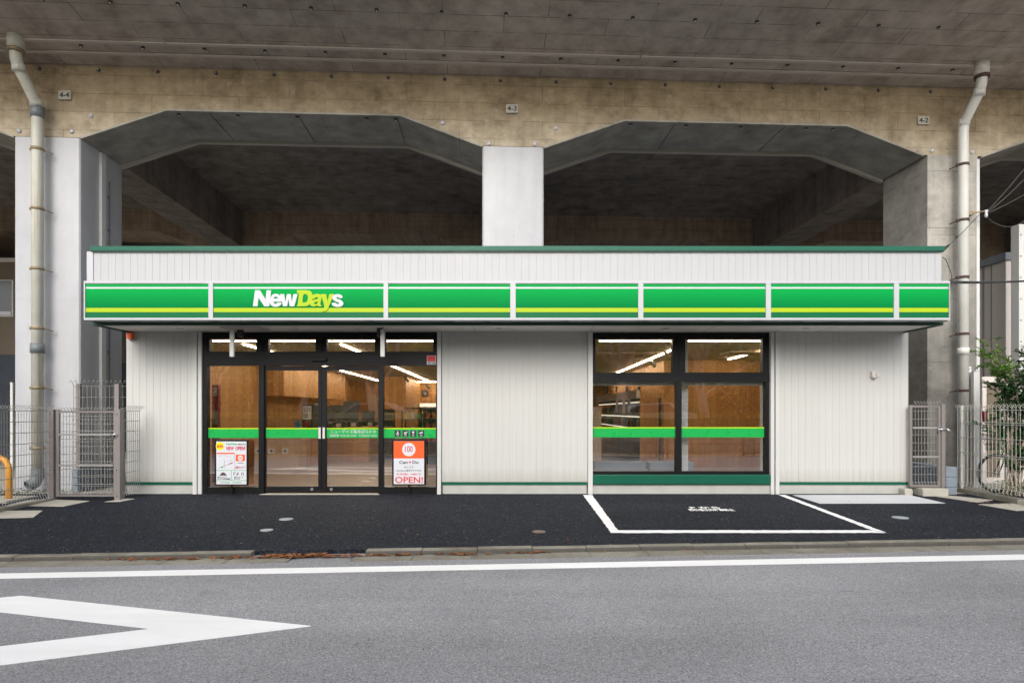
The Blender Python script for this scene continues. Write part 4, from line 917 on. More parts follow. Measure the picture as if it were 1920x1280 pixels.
# ================================================================== INTERIOR THINGS
def frame_pic(x0, x1, z0, z1, y, label, side=False):
    if not side: o = part('picture', 'dark', None, (x0, x1, y - .03, y - .001, z0, z1)); part('print', 'greyp', o, (x0 + (x1 - x0) * .25, x1 - (x1 - x0) * .25, y - .033, y - .0305, z0 + (z1 - z0) * .3, z1 - (z1 - z0) * .3))
    else: o = part('picture', 'dark', None, (x0, x1, y, y + .14, z0, z1)); part('print', 'paper', o, (x0 - .003, x0 - .0005, y + .04, y + .10, z0 + .06, z1 - .06))
    return tag(o, label, 'picture', 'small dark pictures on the timber walls')
frame_pic(PX(791, 23.9), PX(802.5, 23.9), PZ(743, 23.9), PZ(731.5, 23.9), 23.99, 'square black picture high on the rear timber wall, seen right of the doors')
for i, u in enumerate((1140, 1157.5, 1177.5, 1201)):
    Y = 3.62 * F / (u - CX); frame_pic(3.56, 3.618, PZ(734, Y) if i else PZ(737, Y), PZ(724, Y), Y, 'small dark picture high on the timber wall above the shelves, %s from the left' % ('first', 'second', 'third', 'fourth')[i], True)
# wall shelving on the dividing wall
sh = thing('wall_shelving', (3.3, 18, .02), 'lit display shelving along the timber wall, seen through the left window pane', 'shelving')
part('header_panel', 'swhite', sh, (3.02, 3.10, 14.9, 22, 1.66, 1.86)); part('cabinet_top', 'dark', sh, (3.1, 3.615, 14.9, 22, 1.60, 1.66))
part('back_panel', 'dark', sh, (3.56, 3.61, 14.9, 22, .02, 1.60)); part('side_panel', 'wood', sh, (3.1, 3.55, 14.86, 14.9, .02, 1.66))
for z in (.25, .60, .92, 1.22): part('shelf', 'greyp', sh, (3.08, 3.55, 14.95, 22, z, z + .03))
part('shelf_light', 'ledw', sh, *[(3.10, 3.12, 15.0, 21.9, z - .03, z - .002) for z in (.92, 1.22, 1.58)])
for i, Y in enumerate((15.6, 16.3, 17.4)): part('hanging_tag', 'paper', sh, (3.0, 3.012, Y, Y + .35, 1.30, 1.66))
pm = [plain('pack_%d' % i, c, .4, var=.15, scale=9) for i, c in enumerate([(.5, .04, .03), (.05, .2, .4), (.6, .5, .1), (.55, .55, .5), (.1, .3, .08), (.3, .12, .04)])]
protos = []
for i in range(6):
    m = MB(); w = .08 + .02 * (i % 3); h = .14 + .03 * (i % 2)
    m.bbox(-w / 2, w / 2, -w / 2, w / 2, 0, h, b=.008)
    if i % 2: m.tube([(0, 0, h), (0, 0, h + .05)], .02, 8)
    protos.append((m, pm[i]))
pr_obj = {}
def product(i, loc, label, group):
    if i not in pr_obj:
        m, mm = protos[i]; o = m.build('product', mm, origin=(0, 0, 0)); pr_obj[i] = o; o.location = loc; WL[o] = Vector(loc); tag(o, label, 'product', group)
    else: dup(pr_obj[i], loc, None, label, group)
for z in (.63, .95, 1.25):
    for k_ in range(26):
        product(random.randrange(6), (3.2 + random.uniform(-.03, .03), 15.1 + k_ * .26, z), 'small packet or bottle on the lit shelving behind the left window pane', 'goods on the lit wall shelving')
rc_ = thing('chiller_cabinet', (-3.3, 23.3, .02), 'open chiller cabinet with a pale header along the rear wall of the shop', 'shelving')
part('header_panel', 'ledw', rc_, (-3.5, -1.3, 23.25, 23.3, 1.50, 1.64)); part('cabinet_back', 'greyp', rc_, (-3.5, -1.3, 23.8, 23.85, .02, 1.64)); part('cabinet_top', 'greyp', rc_, (-3.5, -1.3, 23.301, 23.8, 1.60, 1.64))
for z in (.3, .62, .92, 1.2): part('shelf', 'greend', rc_, (-3.5, -1.3, 23.3, 23.79, z, z + .03))
for z in (.65, .95, 1.23):
    for k_ in range(12): product((k_ * 5 + 2) % 6, (-3.4 + k_ * .17, 23.42, z), 'small packet in the chiller cabinet at the rear wall of the shop', 'goods in the chiller cabinet')
# till counter with machines
ct = thing('till_counter', (-5.3, 17, .02), 'timber till counter on the left side of the shop', 'counter')
part('counter_body', 'wood', ct, (-5.6, -4.9, 13.8, 20.2, .02, .88)); part('worktop', 'paper', ct, (-5.65, -4.85, 13.75, 20.25, .88, .92))
o = thing('coffee_machine', (-4.95, 13.95, .92), 'black coffee machine with a white printed panel on the counter', 'coffee machine')
cy = 14.0; u0, u1 = 566, 587
part('panel_frame', 'dark', o, (PX(u0, cy), PX(u1, cy), cy, cy + .5, .92, PZ(757, cy)), b=.01)
q = part('printed_panel', 'paper', o, (PX(568, cy), PX(584, cy), cy - .012, cy - .002, PZ(786, cy), PZ(761, cy)))
text('贅沢な\n珈琲', (PX(569, cy), PX(583, cy), PZ(784, cy), PZ(763, cy)), 'ink', 'panel_words', q, bold=.01, y=cy - .012)
part('cup_stand', 'maroon', o, (PX(571, cy), PX(582, cy), cy - .015, cy - .002, PZ(799, cy), PZ(789, cy)))
for i, (u, w, h0, Y, lab) in enumerate(((601, .42, .46, 15.2, 'black till display on the counter just right of the coffee machine'), (628, .5, .5, 16.2, 'dark till terminal with a tilted screen in the middle of the counter'), (655, .55, .62, 16.9, 'large dark till terminal nearest the right sliding door'), (688, .45, .35, 17.5, 'low dark till with white printer, right end of the counter'))):
    x = PX(u, Y); o = thing('cash_register', (x, Y, .92), lab, 'till', 'tills on the counter')
    part('till_body', 'dark', o, (x - w / 2, x + w / 2, Y, Y + .4, .92, 1.06), b=.02)
    m = MB(); m.hexa([(x - w * .4, Y + .1, 1.07), (x + w * .4, Y + .1, 1.07), (x + w * .4, Y + .16, 1.07), (x - w * .4, Y + .16, 1.07), (x - w * .4, Y + .22, 1.0 + h0), (x + w * .4, Y + .22, 1.0 + h0), (x + w * .4, Y + .28, 1.0 + h0), (x - w * .4, Y + .28, 1.0 + h0)]); m.build('screen', 'dark', o)
    part('receipt_printer', 'paper', o, (x + w * .1, x + w * .35, Y - .1, Y - .001, .925, 1.02), b=.01)
    part('till_stand', 'dark', ct, (x - w / 2, x + w / 2, Y, Y + .4, .925, .935)) if x > -4.85 else None
cb = thing('till_island', (-4.2, 16.8, .02), 'brown counter island holding the tills', 'counter')
part('island_body', 'wood', cb, (-4.85, -3.7, 15.9, 18.2, .02, .915))
for k_ in range(16):
    product((k_ * 5 + 1) % 6, (-5.1 + .12 * (k_ % 2), 14.6 + k_ * .33, .921), 'small packet or cup on the worktop of the timber till counter', 'goods on the till counter')
for i_, (xx, yy, lab) in enumerate(((1.75, 15.2, 'low stocked display unit nearest the left window pane'), (2.0, 18.2, 'low stocked display unit standing farther back behind the left window pane'))):
    go_ = thing('display_unit', (xx, yy, .02), lab, 'shelving', 'display units on the shop floor')
    part('unit_back', 'dark', go_, (xx + .42, xx + .46, yy, yy + 2.2, .02, 1.42)); part('unit_end', 'util', go_, (xx, xx + .46, yy - .03, yy - .001, .02, 1.45))
    for z in (.2, .52, .84, 1.12): part('unit_shelf', 'greyp', go_, (xx, xx + .419, yy, yy + 2.2, z, z + .03))
    for z in (.55, .87, 1.15):
        for k_ in range(8): product((k_ * 7 + i_) % 6, (xx + .1, yy + .12 + k_ * .26, z), 'small packet on a low display unit behind the left window pane', 'goods on the display units')
# open racks to the right of the doors
rk = thing('roll_rack', (PX(771, 16), 16, .02), 'black tubular rack with arched top, right of the sliding doors', 'rack')
xa, xb = PX(754, 16), PX(790, 16)
for yy in (16.0, 16.45):
    m = MB(); m.tube([(xa, yy, .03), (xa, yy, 1.36), (xa + .05, yy, 1.42), (xb - .05, yy, 1.42), (xb, yy, 1.36), (xb, yy, .03)], .016, 8); m.build('hoop', 'dark', rk)
for z in (.35, .75, 1.12): part('rack_shelf', 'greyp', rk, (xa, xb, 16.02, 16.43, z, z + .02))
for z in (.77, 1.14):
    for k_ in range(3): product((k_ + 2) % 6, (xa + .1 + k_ * .15, 16.2, z), 'small item on the black arched rack', 'goods on the arched rack')
gs = thing('gondola_shelf', (PX(812, 15), 15, .02), 'dark green gondola shelf at the right edge of the entrance glass', 'shelving')
xa = PX(796, 15); part('gondola_back', 'dark', gs, (xa, xa + 1.4, 15.35, 15.4, .02, 1.42))
for z in (.2, .55, .85, 1.12, 1.36): part('gondola_board', 'greend', gs, (xa, xa + 1.4, 15, 15.349, z, z + .04))
for z in (.59, .89, 1.16):
    for k_ in range(7): product((k_ * 5) % 6, (xa + .08 + k_ * .16, 15.12, z), 'small item on the dark green gondola shelf', 'goods on the gondola shelf')
dk_ = thing('drinks_display', (PX(727, 17), 17, .02), 'black slatted display unit left of the arched rack', 'shelving')
xa, xb = PX(718, 17), PX(736, 17)
part('unit_body', 'dark', dk_, (xa, xb, 17.0, 17.4, .02, 1.40))
part('unit_shelf', 'woodf', dk_, *[(xa + .02, xb + .06, 16.8, 16.999, z, z + .03) for z in (.9, 1.1, 1.25)])
# cash machine at far left
am = thing('cash_machine', (PX(402, 11.5), 11.5, .02), 'maroon cash machine behind the left glass panel', 'cash machine')
part('cabinet', 'maroon', am, (PX(397, 11.4), PX(409, 11.4), 11.4, 11.5, .02, PZ(721, 11.4)), b=.01)
q = part('top_sign', 'paper', am, (PX(398, 11.38), PX(405, 11.38), 11.385, 11.399, PZ(742, 11.4), PZ(727, 11.4)))
text('銀行\nATM', (PX(398.5, 11.38), PX(404.6, 11.38), PZ(741, 11.4), PZ(728, 11.4)), 'ink', 'sign_words', q, bold=.01, y=11.385)
part('screen', 'greyp', am, (PX(399, 11.4), PX(408, 11.4), 11.385, 11.399, 1.1, 1.35))
# waste sorting boxes (pale pictogram squares low in the door)
wb2 = thing('waste_station', (PX(520, 13.0), 13.0, .02), 'timber waste sorting cabinet seen low through the left sliding door', 'bin cabinet')
part('cabinet', 'woodf', wb2, (PX(478, 13), PX(560, 13), 13.0, 13.5, .02, .82)); part('cabinet_top', 'dark', wb2, (PX(477, 13), PX(561, 13), 12.98, 13.52, .821, .85))
for u in (484, 509, 535):
    q = part('notice', 'paper', wb2, (PX(u - 6, 13), PX(u + 6, 13), 12.99, 12.999, PZ(850, 13), PZ(840, 13)))
    m = MB(); m.disc((PX(u, 13), 12.99, PZ(845, 13)), .03, 12, 'y', .002); m.build('symbol', 'rust', q)
# benches in the window
def bench(x0, x1, Y, label):
    o = thing('bench', ((x0 + x1) / 2, Y, .02), label, 'bench', 'low benches in the window')
    part('seat', 'block', o, (x0, x1, Y, Y + .38, .30, .45), b=.015)
    for a in (x0 + .05, (x0 + x1) / 2, x1 - .1): part('leg', 'dark', o, (a, a + .05, Y + .02, Y + .36, .02, .299))
bench(1.45, 2.35, 10.75, 'low dark blue bench inside the left window pane, near its left edge'); bench(2.42, 3.2, 10.75, 'low dark blue bench inside the window behind the middle mullion')
def cafe_table(x, Y, label):
    o = thing('cafe_table', (x, Y, .02), label, 'table', 'small tables in the window seating corner')
    part('tabletop', 'woodf', o, (x - .3, x + .3, Y, Y + .6, .70, .73), b=.006); m = MB(); m.tube([(x, Y + .3, .03), (x, Y + .3, .699)], .03, 10); m.tube([(x, Y + .3, .02), (x, Y + .3, .035)], .22, 20); m.build('pedestal', 'dark', o)

# security cameras / spotlights on the ceiling
for (u, v, Y, lab) in ((1246, 655, 12.6, 'tubular ceiling spotlight right in the left upper window pane'), (1225, 681, 14.2, 'tubular ceiling spotlight lower in the left upper window pane'), (762, 711, 20, 'black ceiling spotlight seen high right of the sliding doors'), (802, 725, 23, 'small black dome camera hanging near the rear wall')):
    x, z = PX(u, Y), PZ(v, Y); o = thing('spotlight', (x, Y, z), lab, 'spotlight', 'ceiling spotlights and cameras')
    m = MB(); m.tube([(x, Y, zc(Y) - .001), (x, Y, z + .06)], .012, 8); m.tube([(x, Y, zc(Y) - .02), (x, Y, zc(Y) - .001)], .05, 14); m.build('stem', 'dark', o)
    m = MB(); m.tube([(x - .04, Y - .05, z + .06), (x + .05, Y + .08, z - .06)], .042, 12); m.build('lamp_head', 'greyp' if Y < 15 else 'dark', o)

# ================================================================== FENCES, GATES
def mesh_panel(p, a, b, z0, z1, vs, hs_, w, mat, parent, bend=.06, bdir=None, name='wire_panel', rnd=False, wmul=1.0):
    """a,b: xy ends; wires follow from a to b; top (and bottom) kinked out along bdir"""
    a, b = Vector((*a, 0)), Vector((*b, 0)); L_ = (b - a).length; t = (b - a).normalized(); nrm = Vector(bdir) if bdir else Vector((-t.y, t.x, 0))
    m = MB(); n = max(2, round(L_ / vs))
    Z = lambda z: Vector((0, 0, z))
    for i in range(n + 1):
        q = a + t * L_ * i / n
        if rnd: m.tube([q + Z(z0), q + Z(z0 + .03) + nrm * .02, q + Z(z0 + .07), q + Z(z1 - .07), q + Z(z1 - .02) + nrm * .045, q + Z(z1) + nrm * .02, q + Z(z1 - .02), q + Z(z1 - .06) - nrm * .0], w, 4)
        elif bend: m.tube([q + Z(z0) + nrm * .03, q + Z(z0 + .06), q + Z(z1 - .09), q + Z(z1) + nrm * bend, q + Z(z1 - .045) + nrm * bend * 1.6], w, 4)
        else: m.tube([q + Z(z0), q + Z(z1)], w, 4)
    for z in hs_:
        m.tube([a + Z(z) + nrm * (w * 1.5), b + Z(z) + nrm * (w * 1.5)], w * wmul, 4)
    return m.build(name, mat, parent)
def frange(a, b, n): return [a + (b - a) * i / (n - 1) for i in range(n)]
g0 = zap(9.4)
# left fence (runs towards the road)
lf_ = thing('mesh_fence', (-7.05, 8.2, zap(8.2)), 'galvanised wire mesh fence at the left edge, running from the gate to the road', 'fence')
mesh_panel(None, (-7.07, 9.38), (-7.07, 7.05), .03, 1.43, .05, frange(.08, 1.35, 9), .0042, 'galv', lf_, bdir=(1, 0, 0))
part('footing', 'kerb', lf_, (-7.14, -7.0, 7.0, 9.34, -.2, .015))
for yy in (7.6,): part('post', 'post', lf_, (-7.13, -7.09, yy, yy + .04, -.1, 1.40))
# left gate
gt_ = thing('mesh_gate', (-6.55, 9.4, g0), 'grey framed wire mesh gate left of the shop front', 'gate')
for x in (PX(98, 9.4), PX(222.5, 9.4)):
    part('post', 'post', gt_, (x - .045, x + .045, 9.36, 9.44, g0 - .02, PZ(767, 9.4)), b=.005)
    m = MB()
    for z in (.05, .45, .95, 1.30): m.disc((x, 9.358, z), .010, 10, 'y', .006)
    m.build('bolt', 'chrome', gt_)
xa, xb = PX(106.5, 9.4), PX(218, 9.4); z0, z1 = PZ(930, 9.4), PZ(768, 9.4)
part('gate_frame', 'post', gt_, (xa, xa + .045, 9.38, 9.42, z0, z1), (xb - .03, xb, 9.38, 9.42, z0, z1), (xa + .046, xb - .031, 9.382, 9.418, z0, z0 + .03), (xa + .046, xb - .031, 9.382, 9.418, z1 - .045, z1 - .015))
part('cross_rail', 'galv', gt_, (xa + .046, xb - .031, 9.37, 9.39, PZ(816, 9.4), PZ(812.5, 9.4))); part('cross_rail', 'galv', gt_, (xa + .046, xb - .031, 9.37, 9.39, PZ(873.5, 9.4), PZ(870, 9.4)))
mesh_panel(None, (xa + .05, 9.40), (xb - .035, 9.40), z0 + .03, z1 + .04, .05, frange(z0 + .07, z1 - .1, 11), .0042, 'galv', gt_, bdir=(0, -1, 0))
m = MB(); zz = PZ(815, 9.4); m.tube([(xb - .06, 9.35, zz), (xb + .05, 9.35, zz)], .012, 8); m.tube([(xb - .02, 9.33, zz - .03), (xb + .03, 9.33, zz + .03)], .010, 8); m.box(xb - .03, xb + .0, 9.345, 9.37, zz - .05, zz + .02); m.build('latch', 'chrome', gt_)
# return panel to the shop wall
rp = thing('infill_fence', (-6.03, 9.6, g0), 'short wire mesh panel closing the gap between gate post and shop wall', 'fence')
mesh_panel(None, (-5.99, 9.44), (-5.99, 9.86), .04, 1.43, .05, frange(.08, 1.35, 9), .0042, 'galv', rp, bdir=(1, 0, 0))
part('post', 'post', rp, (-6.03, -5.995, 9.45, 9.49, -.02, 1.38))
# taller fence behind the gate, against the column
tf = thing('mesh_fence', (-6.8, 10.2, 0), 'taller dull mesh fence standing behind the left gate, beside the column', 'fence')
yb = 10.19
for u in (144.5, 217): part('post', 'post', tf, (PX(u, yb) - .035, PX(u, yb) + .035, yb + .02, yb + .07, -.02, 1.80))
mesh_panel(None, (PX(138, yb), yb), (PX(233, yb), yb + .08), .03, 1.86, .07, frange(.1, 1.76, 10), .0042, 'galv', tf, bdir=(0, -1, 0))
bs = thing('concrete_blocks', (-7.28, 10.7, 0), 'blue grey concrete blocks stacked along the foot of the white column', 'concrete blocks')
for z in (0, .125, .25):
    part('block', 'block', bs, (-7.27, -7.17, 10.12, 11.15, z + .002, z + .123), b=.008)
# orange guard pipe
og = thing('guard_rail', (-8.1, 9.4, 0), 'orange yellow hoop guard pipe behind the mesh fence at the left edge', 'guard rail')
m = MB(); m.tube([(-7.67, 9.35, -.05), (-7.67, 9.35, .45), (-7.68, 9.35, .52), (-7.73, 9.35, .60), (-7.82, 9.35, .64), (-8.6, 9.35, .64), (-8.7, 9.35, .60), (-8.75, 9.35, .5), (-8.75, 9.35, -.05)], .042, 16); m.build('hoop', 'guard', og)
part('base_slab', 'slabo', og, (-8.9, -7.5, 9.1, 9.7, -.1, .012))
# right gate
gr = thing('mesh_gate', (6.65, 9.9, 0), 'narrow grey mesh gate on the right side of the shop', 'gate')
YG = 9.9; xa, xb = PX(1704.5, YG), PX(1762, YG); z0, z1 = PZ(912, YG), PZ(759, YG)
part('gate_frame', 'post', gr, (xa, xa + .04, YG - .02, YG + .02, z0, z1), (xb - .035, xb, YG - .02, YG + .02, z0, z1), (xa + .041, xb - .036, YG - .018, YG + .018, z0, z0 + .035), (xa + .041, xb - .036, YG - .018, YG + .018, z1 - .04, z1 - .005))
part('cross_rail', 'galv', gr, (xa + .041, xb - .036, YG - .03, YG - .012, PZ(803.5, YG), PZ(800, YG))); part('cross_rail', 'galv', gr, (xa + .041, xb - .036, YG - .03, YG - .012, PZ(857.5, YG), PZ(854, YG)))
mesh_panel(None, (xa + .05, YG), (xb - .04, YG), z0 + .03, z1 + .06, .05, frange(z0 + .07, z1 - .1, 10), .0042, 'galv', gr, bdir=(0, -1, 0))
x = PX(1766.5, YG); part('post', 'post', gr, (x - .032, x + .032, YG - .035, YG + .035, .12, PZ(757, YG)), b=.005)
m = MB(); zz = PZ(804.5, YG); m.tube([(xb - .05, YG - .05, zz), (x + .04, YG - .05, zz)], .012, 8); m.tube([(x + .03, YG - .06, zz + .02), (x + .09, YG - .08, zz - .05)], .014, 8); m.box(xb - .06, xb - .03, YG - .05, YG - .02, zz - .05, zz + .05); m.build('latch', 'chrome', gr)
part('footing', 'slabo', gr, (PX(1731, 9.75), PX(1779, 9.75), 9.75, 10.05, -.06, .115), b=.012)
part('kerb_block', 'slabo', gr, (PX(1699, 9.8), PX(1714, 9.8), 9.82, 10.0, -.06, .10), b=.02)
bs = thing('concrete_blocks', (7.1, 10.5, 0), 'blue grey concrete blocks stacked beside the right gate post', 'concrete blocks')
for z in (-.05, .115, .28): part('block', 'block', bs, (7.02, 7.20, 9.92, 11.3, z + .002, z + .163), b=.008)
# right fence in white wire, running to the road
rf_ = thing('mesh_fence', (7.47, 8.8, 0), 'white wire mesh fence with looped top at the right edge of the forecourt', 'fence')
mesh_panel(None, (7.47, 10.28), (7.47, 7.3), .09, 1.45, .075, [.16, .40, .64, .67, .92, 1.14, 1.17, 1.36], .0042, 'wirew', rf_, rnd=True, bdir=(-1, 0, 0))
for yy in (10.25, 8.25): part('post', 'trimw', rf_, (7.49, 7.53, yy - .02, yy + .02, -.1, 1.44))
part('footing', 'kerb', rf_, (7.42, 7.56, 9.0, 10.3, -.1, .06)); part('footing', 'slabo', rf_, (7.40, 7.58, 7.0, 8.98, -.2, .05))
# black and yellow corner guard
cg = thing('corner_guard', (8.38, 11.0, 0), 'black and yellow striped corner guard at the foot of the bare column', 'corner guard')
c0 = V(rc + .40, -.03, 0)
k_ = 0; z = .15
while z < 1.35:
    part('stripe', 'ink' if k_ % 2 else 'guard', cg, (c0.x - .05, c0.x + .06, c0.y - .012, c0.y + .01, z, z + .118)); z += .12; k_ += 1
wp = part('steel_post', 'trimw', None, (PX(1826, 10.9), PX(1837, 10.9), 10.9, 10.98, -.1, PZ(697, 10.9)), b=.006); tag(wp, 'white steel post standing at the right side of the bare column', 'post')
part('post_cap', 'signframe', wp, (PX(1826, 10.9) - .004, PX(1837, 10.9) + .004, 10.895, 10.985, PZ(697, 10.9) + .001, PZ(697, 10.9) + .012))
nb_ = part('notice_plate', 'paper', None, (PX(1813, 10.98), PX(1820.5, 10.98), 10.97, 11.05, PZ(698, 10.98), PZ(687, 10.98))); tag(nb_, 'tiny white notice plate on the bare column beside the drain pipe', 'notice')
part('notice_lines', 'greyp', nb_, (PX(1814, 10.98), PX(1819, 10.98), 10.967, 10.9695, PZ(692, 10.98), PZ(690.5, 10.98)))

# ---- building and posts at the right edge
ub = thing('utility_cabin', (10.5, 13, 0), 'tall beige panelled cabin with blue grey roof edge at the right edge', 'cabin')
Yc = 12.2; xc = PX(1886, Yc)
part('cabin_wall', 'util', ub, (xc, xc + 5, Yc, Yc + 5, -.05, PZ(488, Yc)))
part('roof_edge', 'utilt', ub, (xc - .05, xc + 5.05, Yc - .05, Yc + 5.05, PZ(488, Yc) + .001, PZ(474, Yc)))
part('corner_trim', 'util', ub, (xc - .012, xc + .03, Yc - .012, Yc + .03, 0, PZ(489, Yc))); part('panel_joint', 'greyp', ub, (xc - .006, xc - .001, Yc + .35, Yc + .38, 0, PZ(489, Yc)), (xc - .006, xc - .001, Yc + .55, Yc + .60, 0, PZ(489, Yc)))
db = thing('panel_box', (9.3, 11.8, 0), 'lower beige panel box in front of the cabin, half hidden by the shrub', 'box')
part('box_body', 'util', db, (PX(1842, 11.6), PX(1884, 11.6), 11.6, 12.1, -.05, PZ(706, 11.6)), b=.01); part('box_door', 'nb', db, (PX(1850, 11.6), PX(1874, 11.6), 11.585, 11.599, .1, PZ(716, 11.6)), b=.004)
wp = part('steel_column', 'trimw', None, (PX(1911, 11.6), PX(1911, 11.6) + .22, 11.6, 11.8, -.05, PZ(420, 11.6)), b=.008); tag(wp, 'tall pale steel column with bolt heads at the right edge of the picture', 'post')
m = MB()
for v in (440, 480, 520, 560, 600, 640): m.disc((PX(1914, 11.6), 11.6, PZ(v, 11.6)), .012, 8, 'y', .012)
m.build('bolt', 'greyp', wp)
# red hanging thing in the shrub
rt = thing('red_basket', (PX(1846, 10.6), 10.6, .9), 'small red object hanging behind the white fence among the leaves', 'container')
m = MB(); x = PX(1846, 10.6); m.tube([(x, 10.6, 1.16), (x, 10.6, 1.34)], .035, 12, rs=[.028, .04]); m.build('body', 'redp', rt); m = MB(); m.tube([(x - .05, 10.6, 1.34), (x - .04, 10.6, 1.42), (x + .04, 10.6, 1.42), (x + .05, 10.6, 1.34)], .006, 6); m.build('handle', 'redp', rt)
rt.location.z = 1.10; WL[rt] = Vector(rt.location)
for ch in rt.children: ch.location.z -= .2

# ---- bicycle behind the right fence
bk = thing('bicycle', (8.5, 10.2, 0), 'dark city bicycle with a front basket parked behind the white fence', 'bicycle')
YB_ = 10.15; wz = .32
def wheel(x, nm):
    m = MB(); pts = [(x + .31 * math.cos(a), YB_, wz + .31 * math.sin(a)) for a in [2 * math.pi * i / 32 for i in range(33)]]; m.tube(pts, .018, 8, cap=False); w_ = m.build(nm, 'tyre', bk)
    m = MB(); pts = [(x + .285 * math.cos(a), YB_, wz + .285 * math.sin(a)) for a in [2 * math.pi * i / 32 for i in range(33)]]; m.tube(pts, .010, 6, cap=False); m.build('rim', 'chrome', w_)
    m = MB()
    for i in range(16): a = 2 * math.pi * i / 16; m.wire((x, YB_ + (.02 if i % 2 else -.02), wz), (x + .28 * math.cos(a), YB_, wz + .28 * math.sin(a)), .0016)
    m.tube([(x, YB_ - .035, wz), (x, YB_ + .035, wz)], .02, 10); m.build('spokes', 'chrome', w_)
xf, xr_ = 8.02, 9.08; wheel(xf, 'wheel'); wheel(xr_, 'wheel')
m = MB(); bb = (8.62, YB_, .28); hd = (8.22, YB_, .80); hd2 = (8.19, YB_, .95); st_ = (8.78, YB_, .80)
m.tube([hd, bb], .02, 8); m.tube([(8.23, YB_, .72), (8.66, YB_, .42)], .018, 8); m.tube([bb, st_], .017, 8); m.tube([bb, (xr_, YB_ + .05, wz)], .012, 8); m.tube([bb, (xr_, YB_ - .05, wz)], .012, 8); m.tube([(8.74, YB_, .68), (xr_, YB_ + .05, wz)], .009, 8); m.tube([(8.74, YB_, .68), (xr_, YB_ - .05, wz)], .009, 8); m.build('frame', 'bikef', bk)
m = MB(); m.tube([(xf, YB_ - .05, wz), (8.16, YB_ - .04, .66), (8.19, YB_, .7)], .010, 8); m.tube([(xf, YB_ + .05, wz), (8.16, YB_ + .04, .66), (8.19, YB_, .7)], .010, 8); m.tube([(8.22, YB_, .7), hd2], .016, 8); m.build('fork', 'bikef', bk)
m = MB(); m.tube([(8.42, YB_ - .27, .98), (8.24, YB_ - .24, 1.02), (8.18, YB_, 1.0), (8.24, YB_ + .24, 1.02), (8.42, YB_ + .27, .98)], .011, 8); m.build('handlebar', 'chrome', bk)
m = MB(); m.ball((8.86, YB_, .88), .13, .08, .045, 8); m.build('saddle', 'dark', bk)
m = MB(); 
for z in (.72, .80, .88, .95): q = .10 + (z - .72) * .22; m.tube([(8.02 - q, YB_ - q, z), (8.02 + q, YB_ - q, z), (8.02 + q, YB_ + q, z), (8.02 - q, YB_ + q, z), (8.02 - q, YB_ - q, z)], .005, 5)
for i in range(9):
    for sx_, sy_ in ((1, 0), (0, 1)):
        for e in (-1, 1):
            t_ = -1 + 2 * i / 8; a = (t_, e) if sx_ else (e, t_); m.wire((8.02 + a[0] * .10, YB_ + a[1] * .10, .72), (8.02 + a[0] * .15, YB_ + a[1] * .15, .95), .004)
m.box(7.92, 8.12, YB_ - .10, YB_ + .10, .712, .72); m.build('basket', 'dark', bk)
m = MB(); pts = [(xr_ + .35 * math.cos(a), YB_, wz + .35 * math.sin(a)) for a in [R(q) for q in range(20, 181, 16)]]; m.tube(pts, .016, 6); m.build('mudguard', 'bikef', bk)
m = MB(); m.tube([bb, (8.72, YB_ - .09, .16)], .009, 6); m.box(8.68, 8.77, YB_ - .16, YB_ - .08, .15, .17); m.tube([bb, (8.52, YB_ + .09, .40)], .009, 6); m.box(8.48, 8.57, YB_ + .08, YB_ + .16, .39, .41); m.tube([(8.62, YB_ - .05, .28), (8.62, YB_ - .03, .28)], .08, 16); m.build('crank', 'chrome', bk)
m = MB(); m.box(8.85, 9.25, YB_ - .06, YB_ + .06, .70, .715); m.wire((9.2, YB_ - .05, .70), (xr_, YB_ - .05, .32), .006); m.wire((9.2, YB_ + .05, .70), (xr_, YB_ + .05, .32), .006); m.build('carrier', 'chrome', bk)

# ---- shrub at right
def leaf(m, c, d, ln, wd, droop=.2):
    d = d.normalized(); sd_ = d.cross(Vector((random.uniform(-.3, .3), random.uniform(-.3, .3), 1))).normalized()
    up = sd_.cross(d); a = c; b = c + d * ln * .45 + sd_ * wd * .5 + up * .1 * wd; e = c + d * ln - Vector((0, 0, droop * ln)); f = c + d * ln * .45 - sd_ * wd * .5 + up * .1 * wd
    m.add([a, b, e, f], [(0, 1, 2, 3)])
shb = thing('leafy_shrub', (8.15, 9.95, 0), 'slender leafy shrub with pale green tips behind the white fence', 'shrub')
st = MB(); lv = MB(); ld = MB()
base = Vector((8.02, 9.85, 0)); rng = random.Random(11)
for i in range(24):
    tgt = Vector((8.0 + rng.uniform(-.5, .6), 9.75 + rng.uniform(-.3, .35), rng.uniform(.9, 2.35)))
    if i < 4: tgt = Vector((7.45 + .1 * i, 9.7, 2.5 - .12 * i))
    mid = base.lerp(tgt, .55) + Vector((.12, 0, .22)); path = [base + Vector((rng.uniform(-.1, .1), rng.uniform(-.1, .1), 0)), base.lerp(mid, .5), mid, mid.lerp(tgt, .5) + Vector((0, 0, .05)), tgt]
    st.tube(path, .01, 5, rs=[.012, .010, .007, .005, .002])
    for j in range(34):
        t_ = rng.uniform(.0, 1); q = mid.lerp(tgt, t_) if rng.random() < .75 else base.lerp(mid, .4 + .6 * t_)
        dr_ = Vector((rng.uniform(-1, .8), rng.uniform(-.8, .5), rng.uniform(-.1, .5))).normalized(); tw = q + dr_ * rng.uniform(.10, .28)
        st.wire(q, tw, .0018)
        for k_ in range(12):
            c_ = q.lerp(tw, .25 + .75 * k_ / 11); dd = dr_ + Vector((rng.uniform(-1, 1), rng.uniform(-1, 1), rng.uniform(-.6, .5)))
            leaf(lv if (c_.z > 1.85 and c_.x < 7.95) else ld, c_, dd, rng.uniform(.05, .085), rng.uniform(.024, .04))
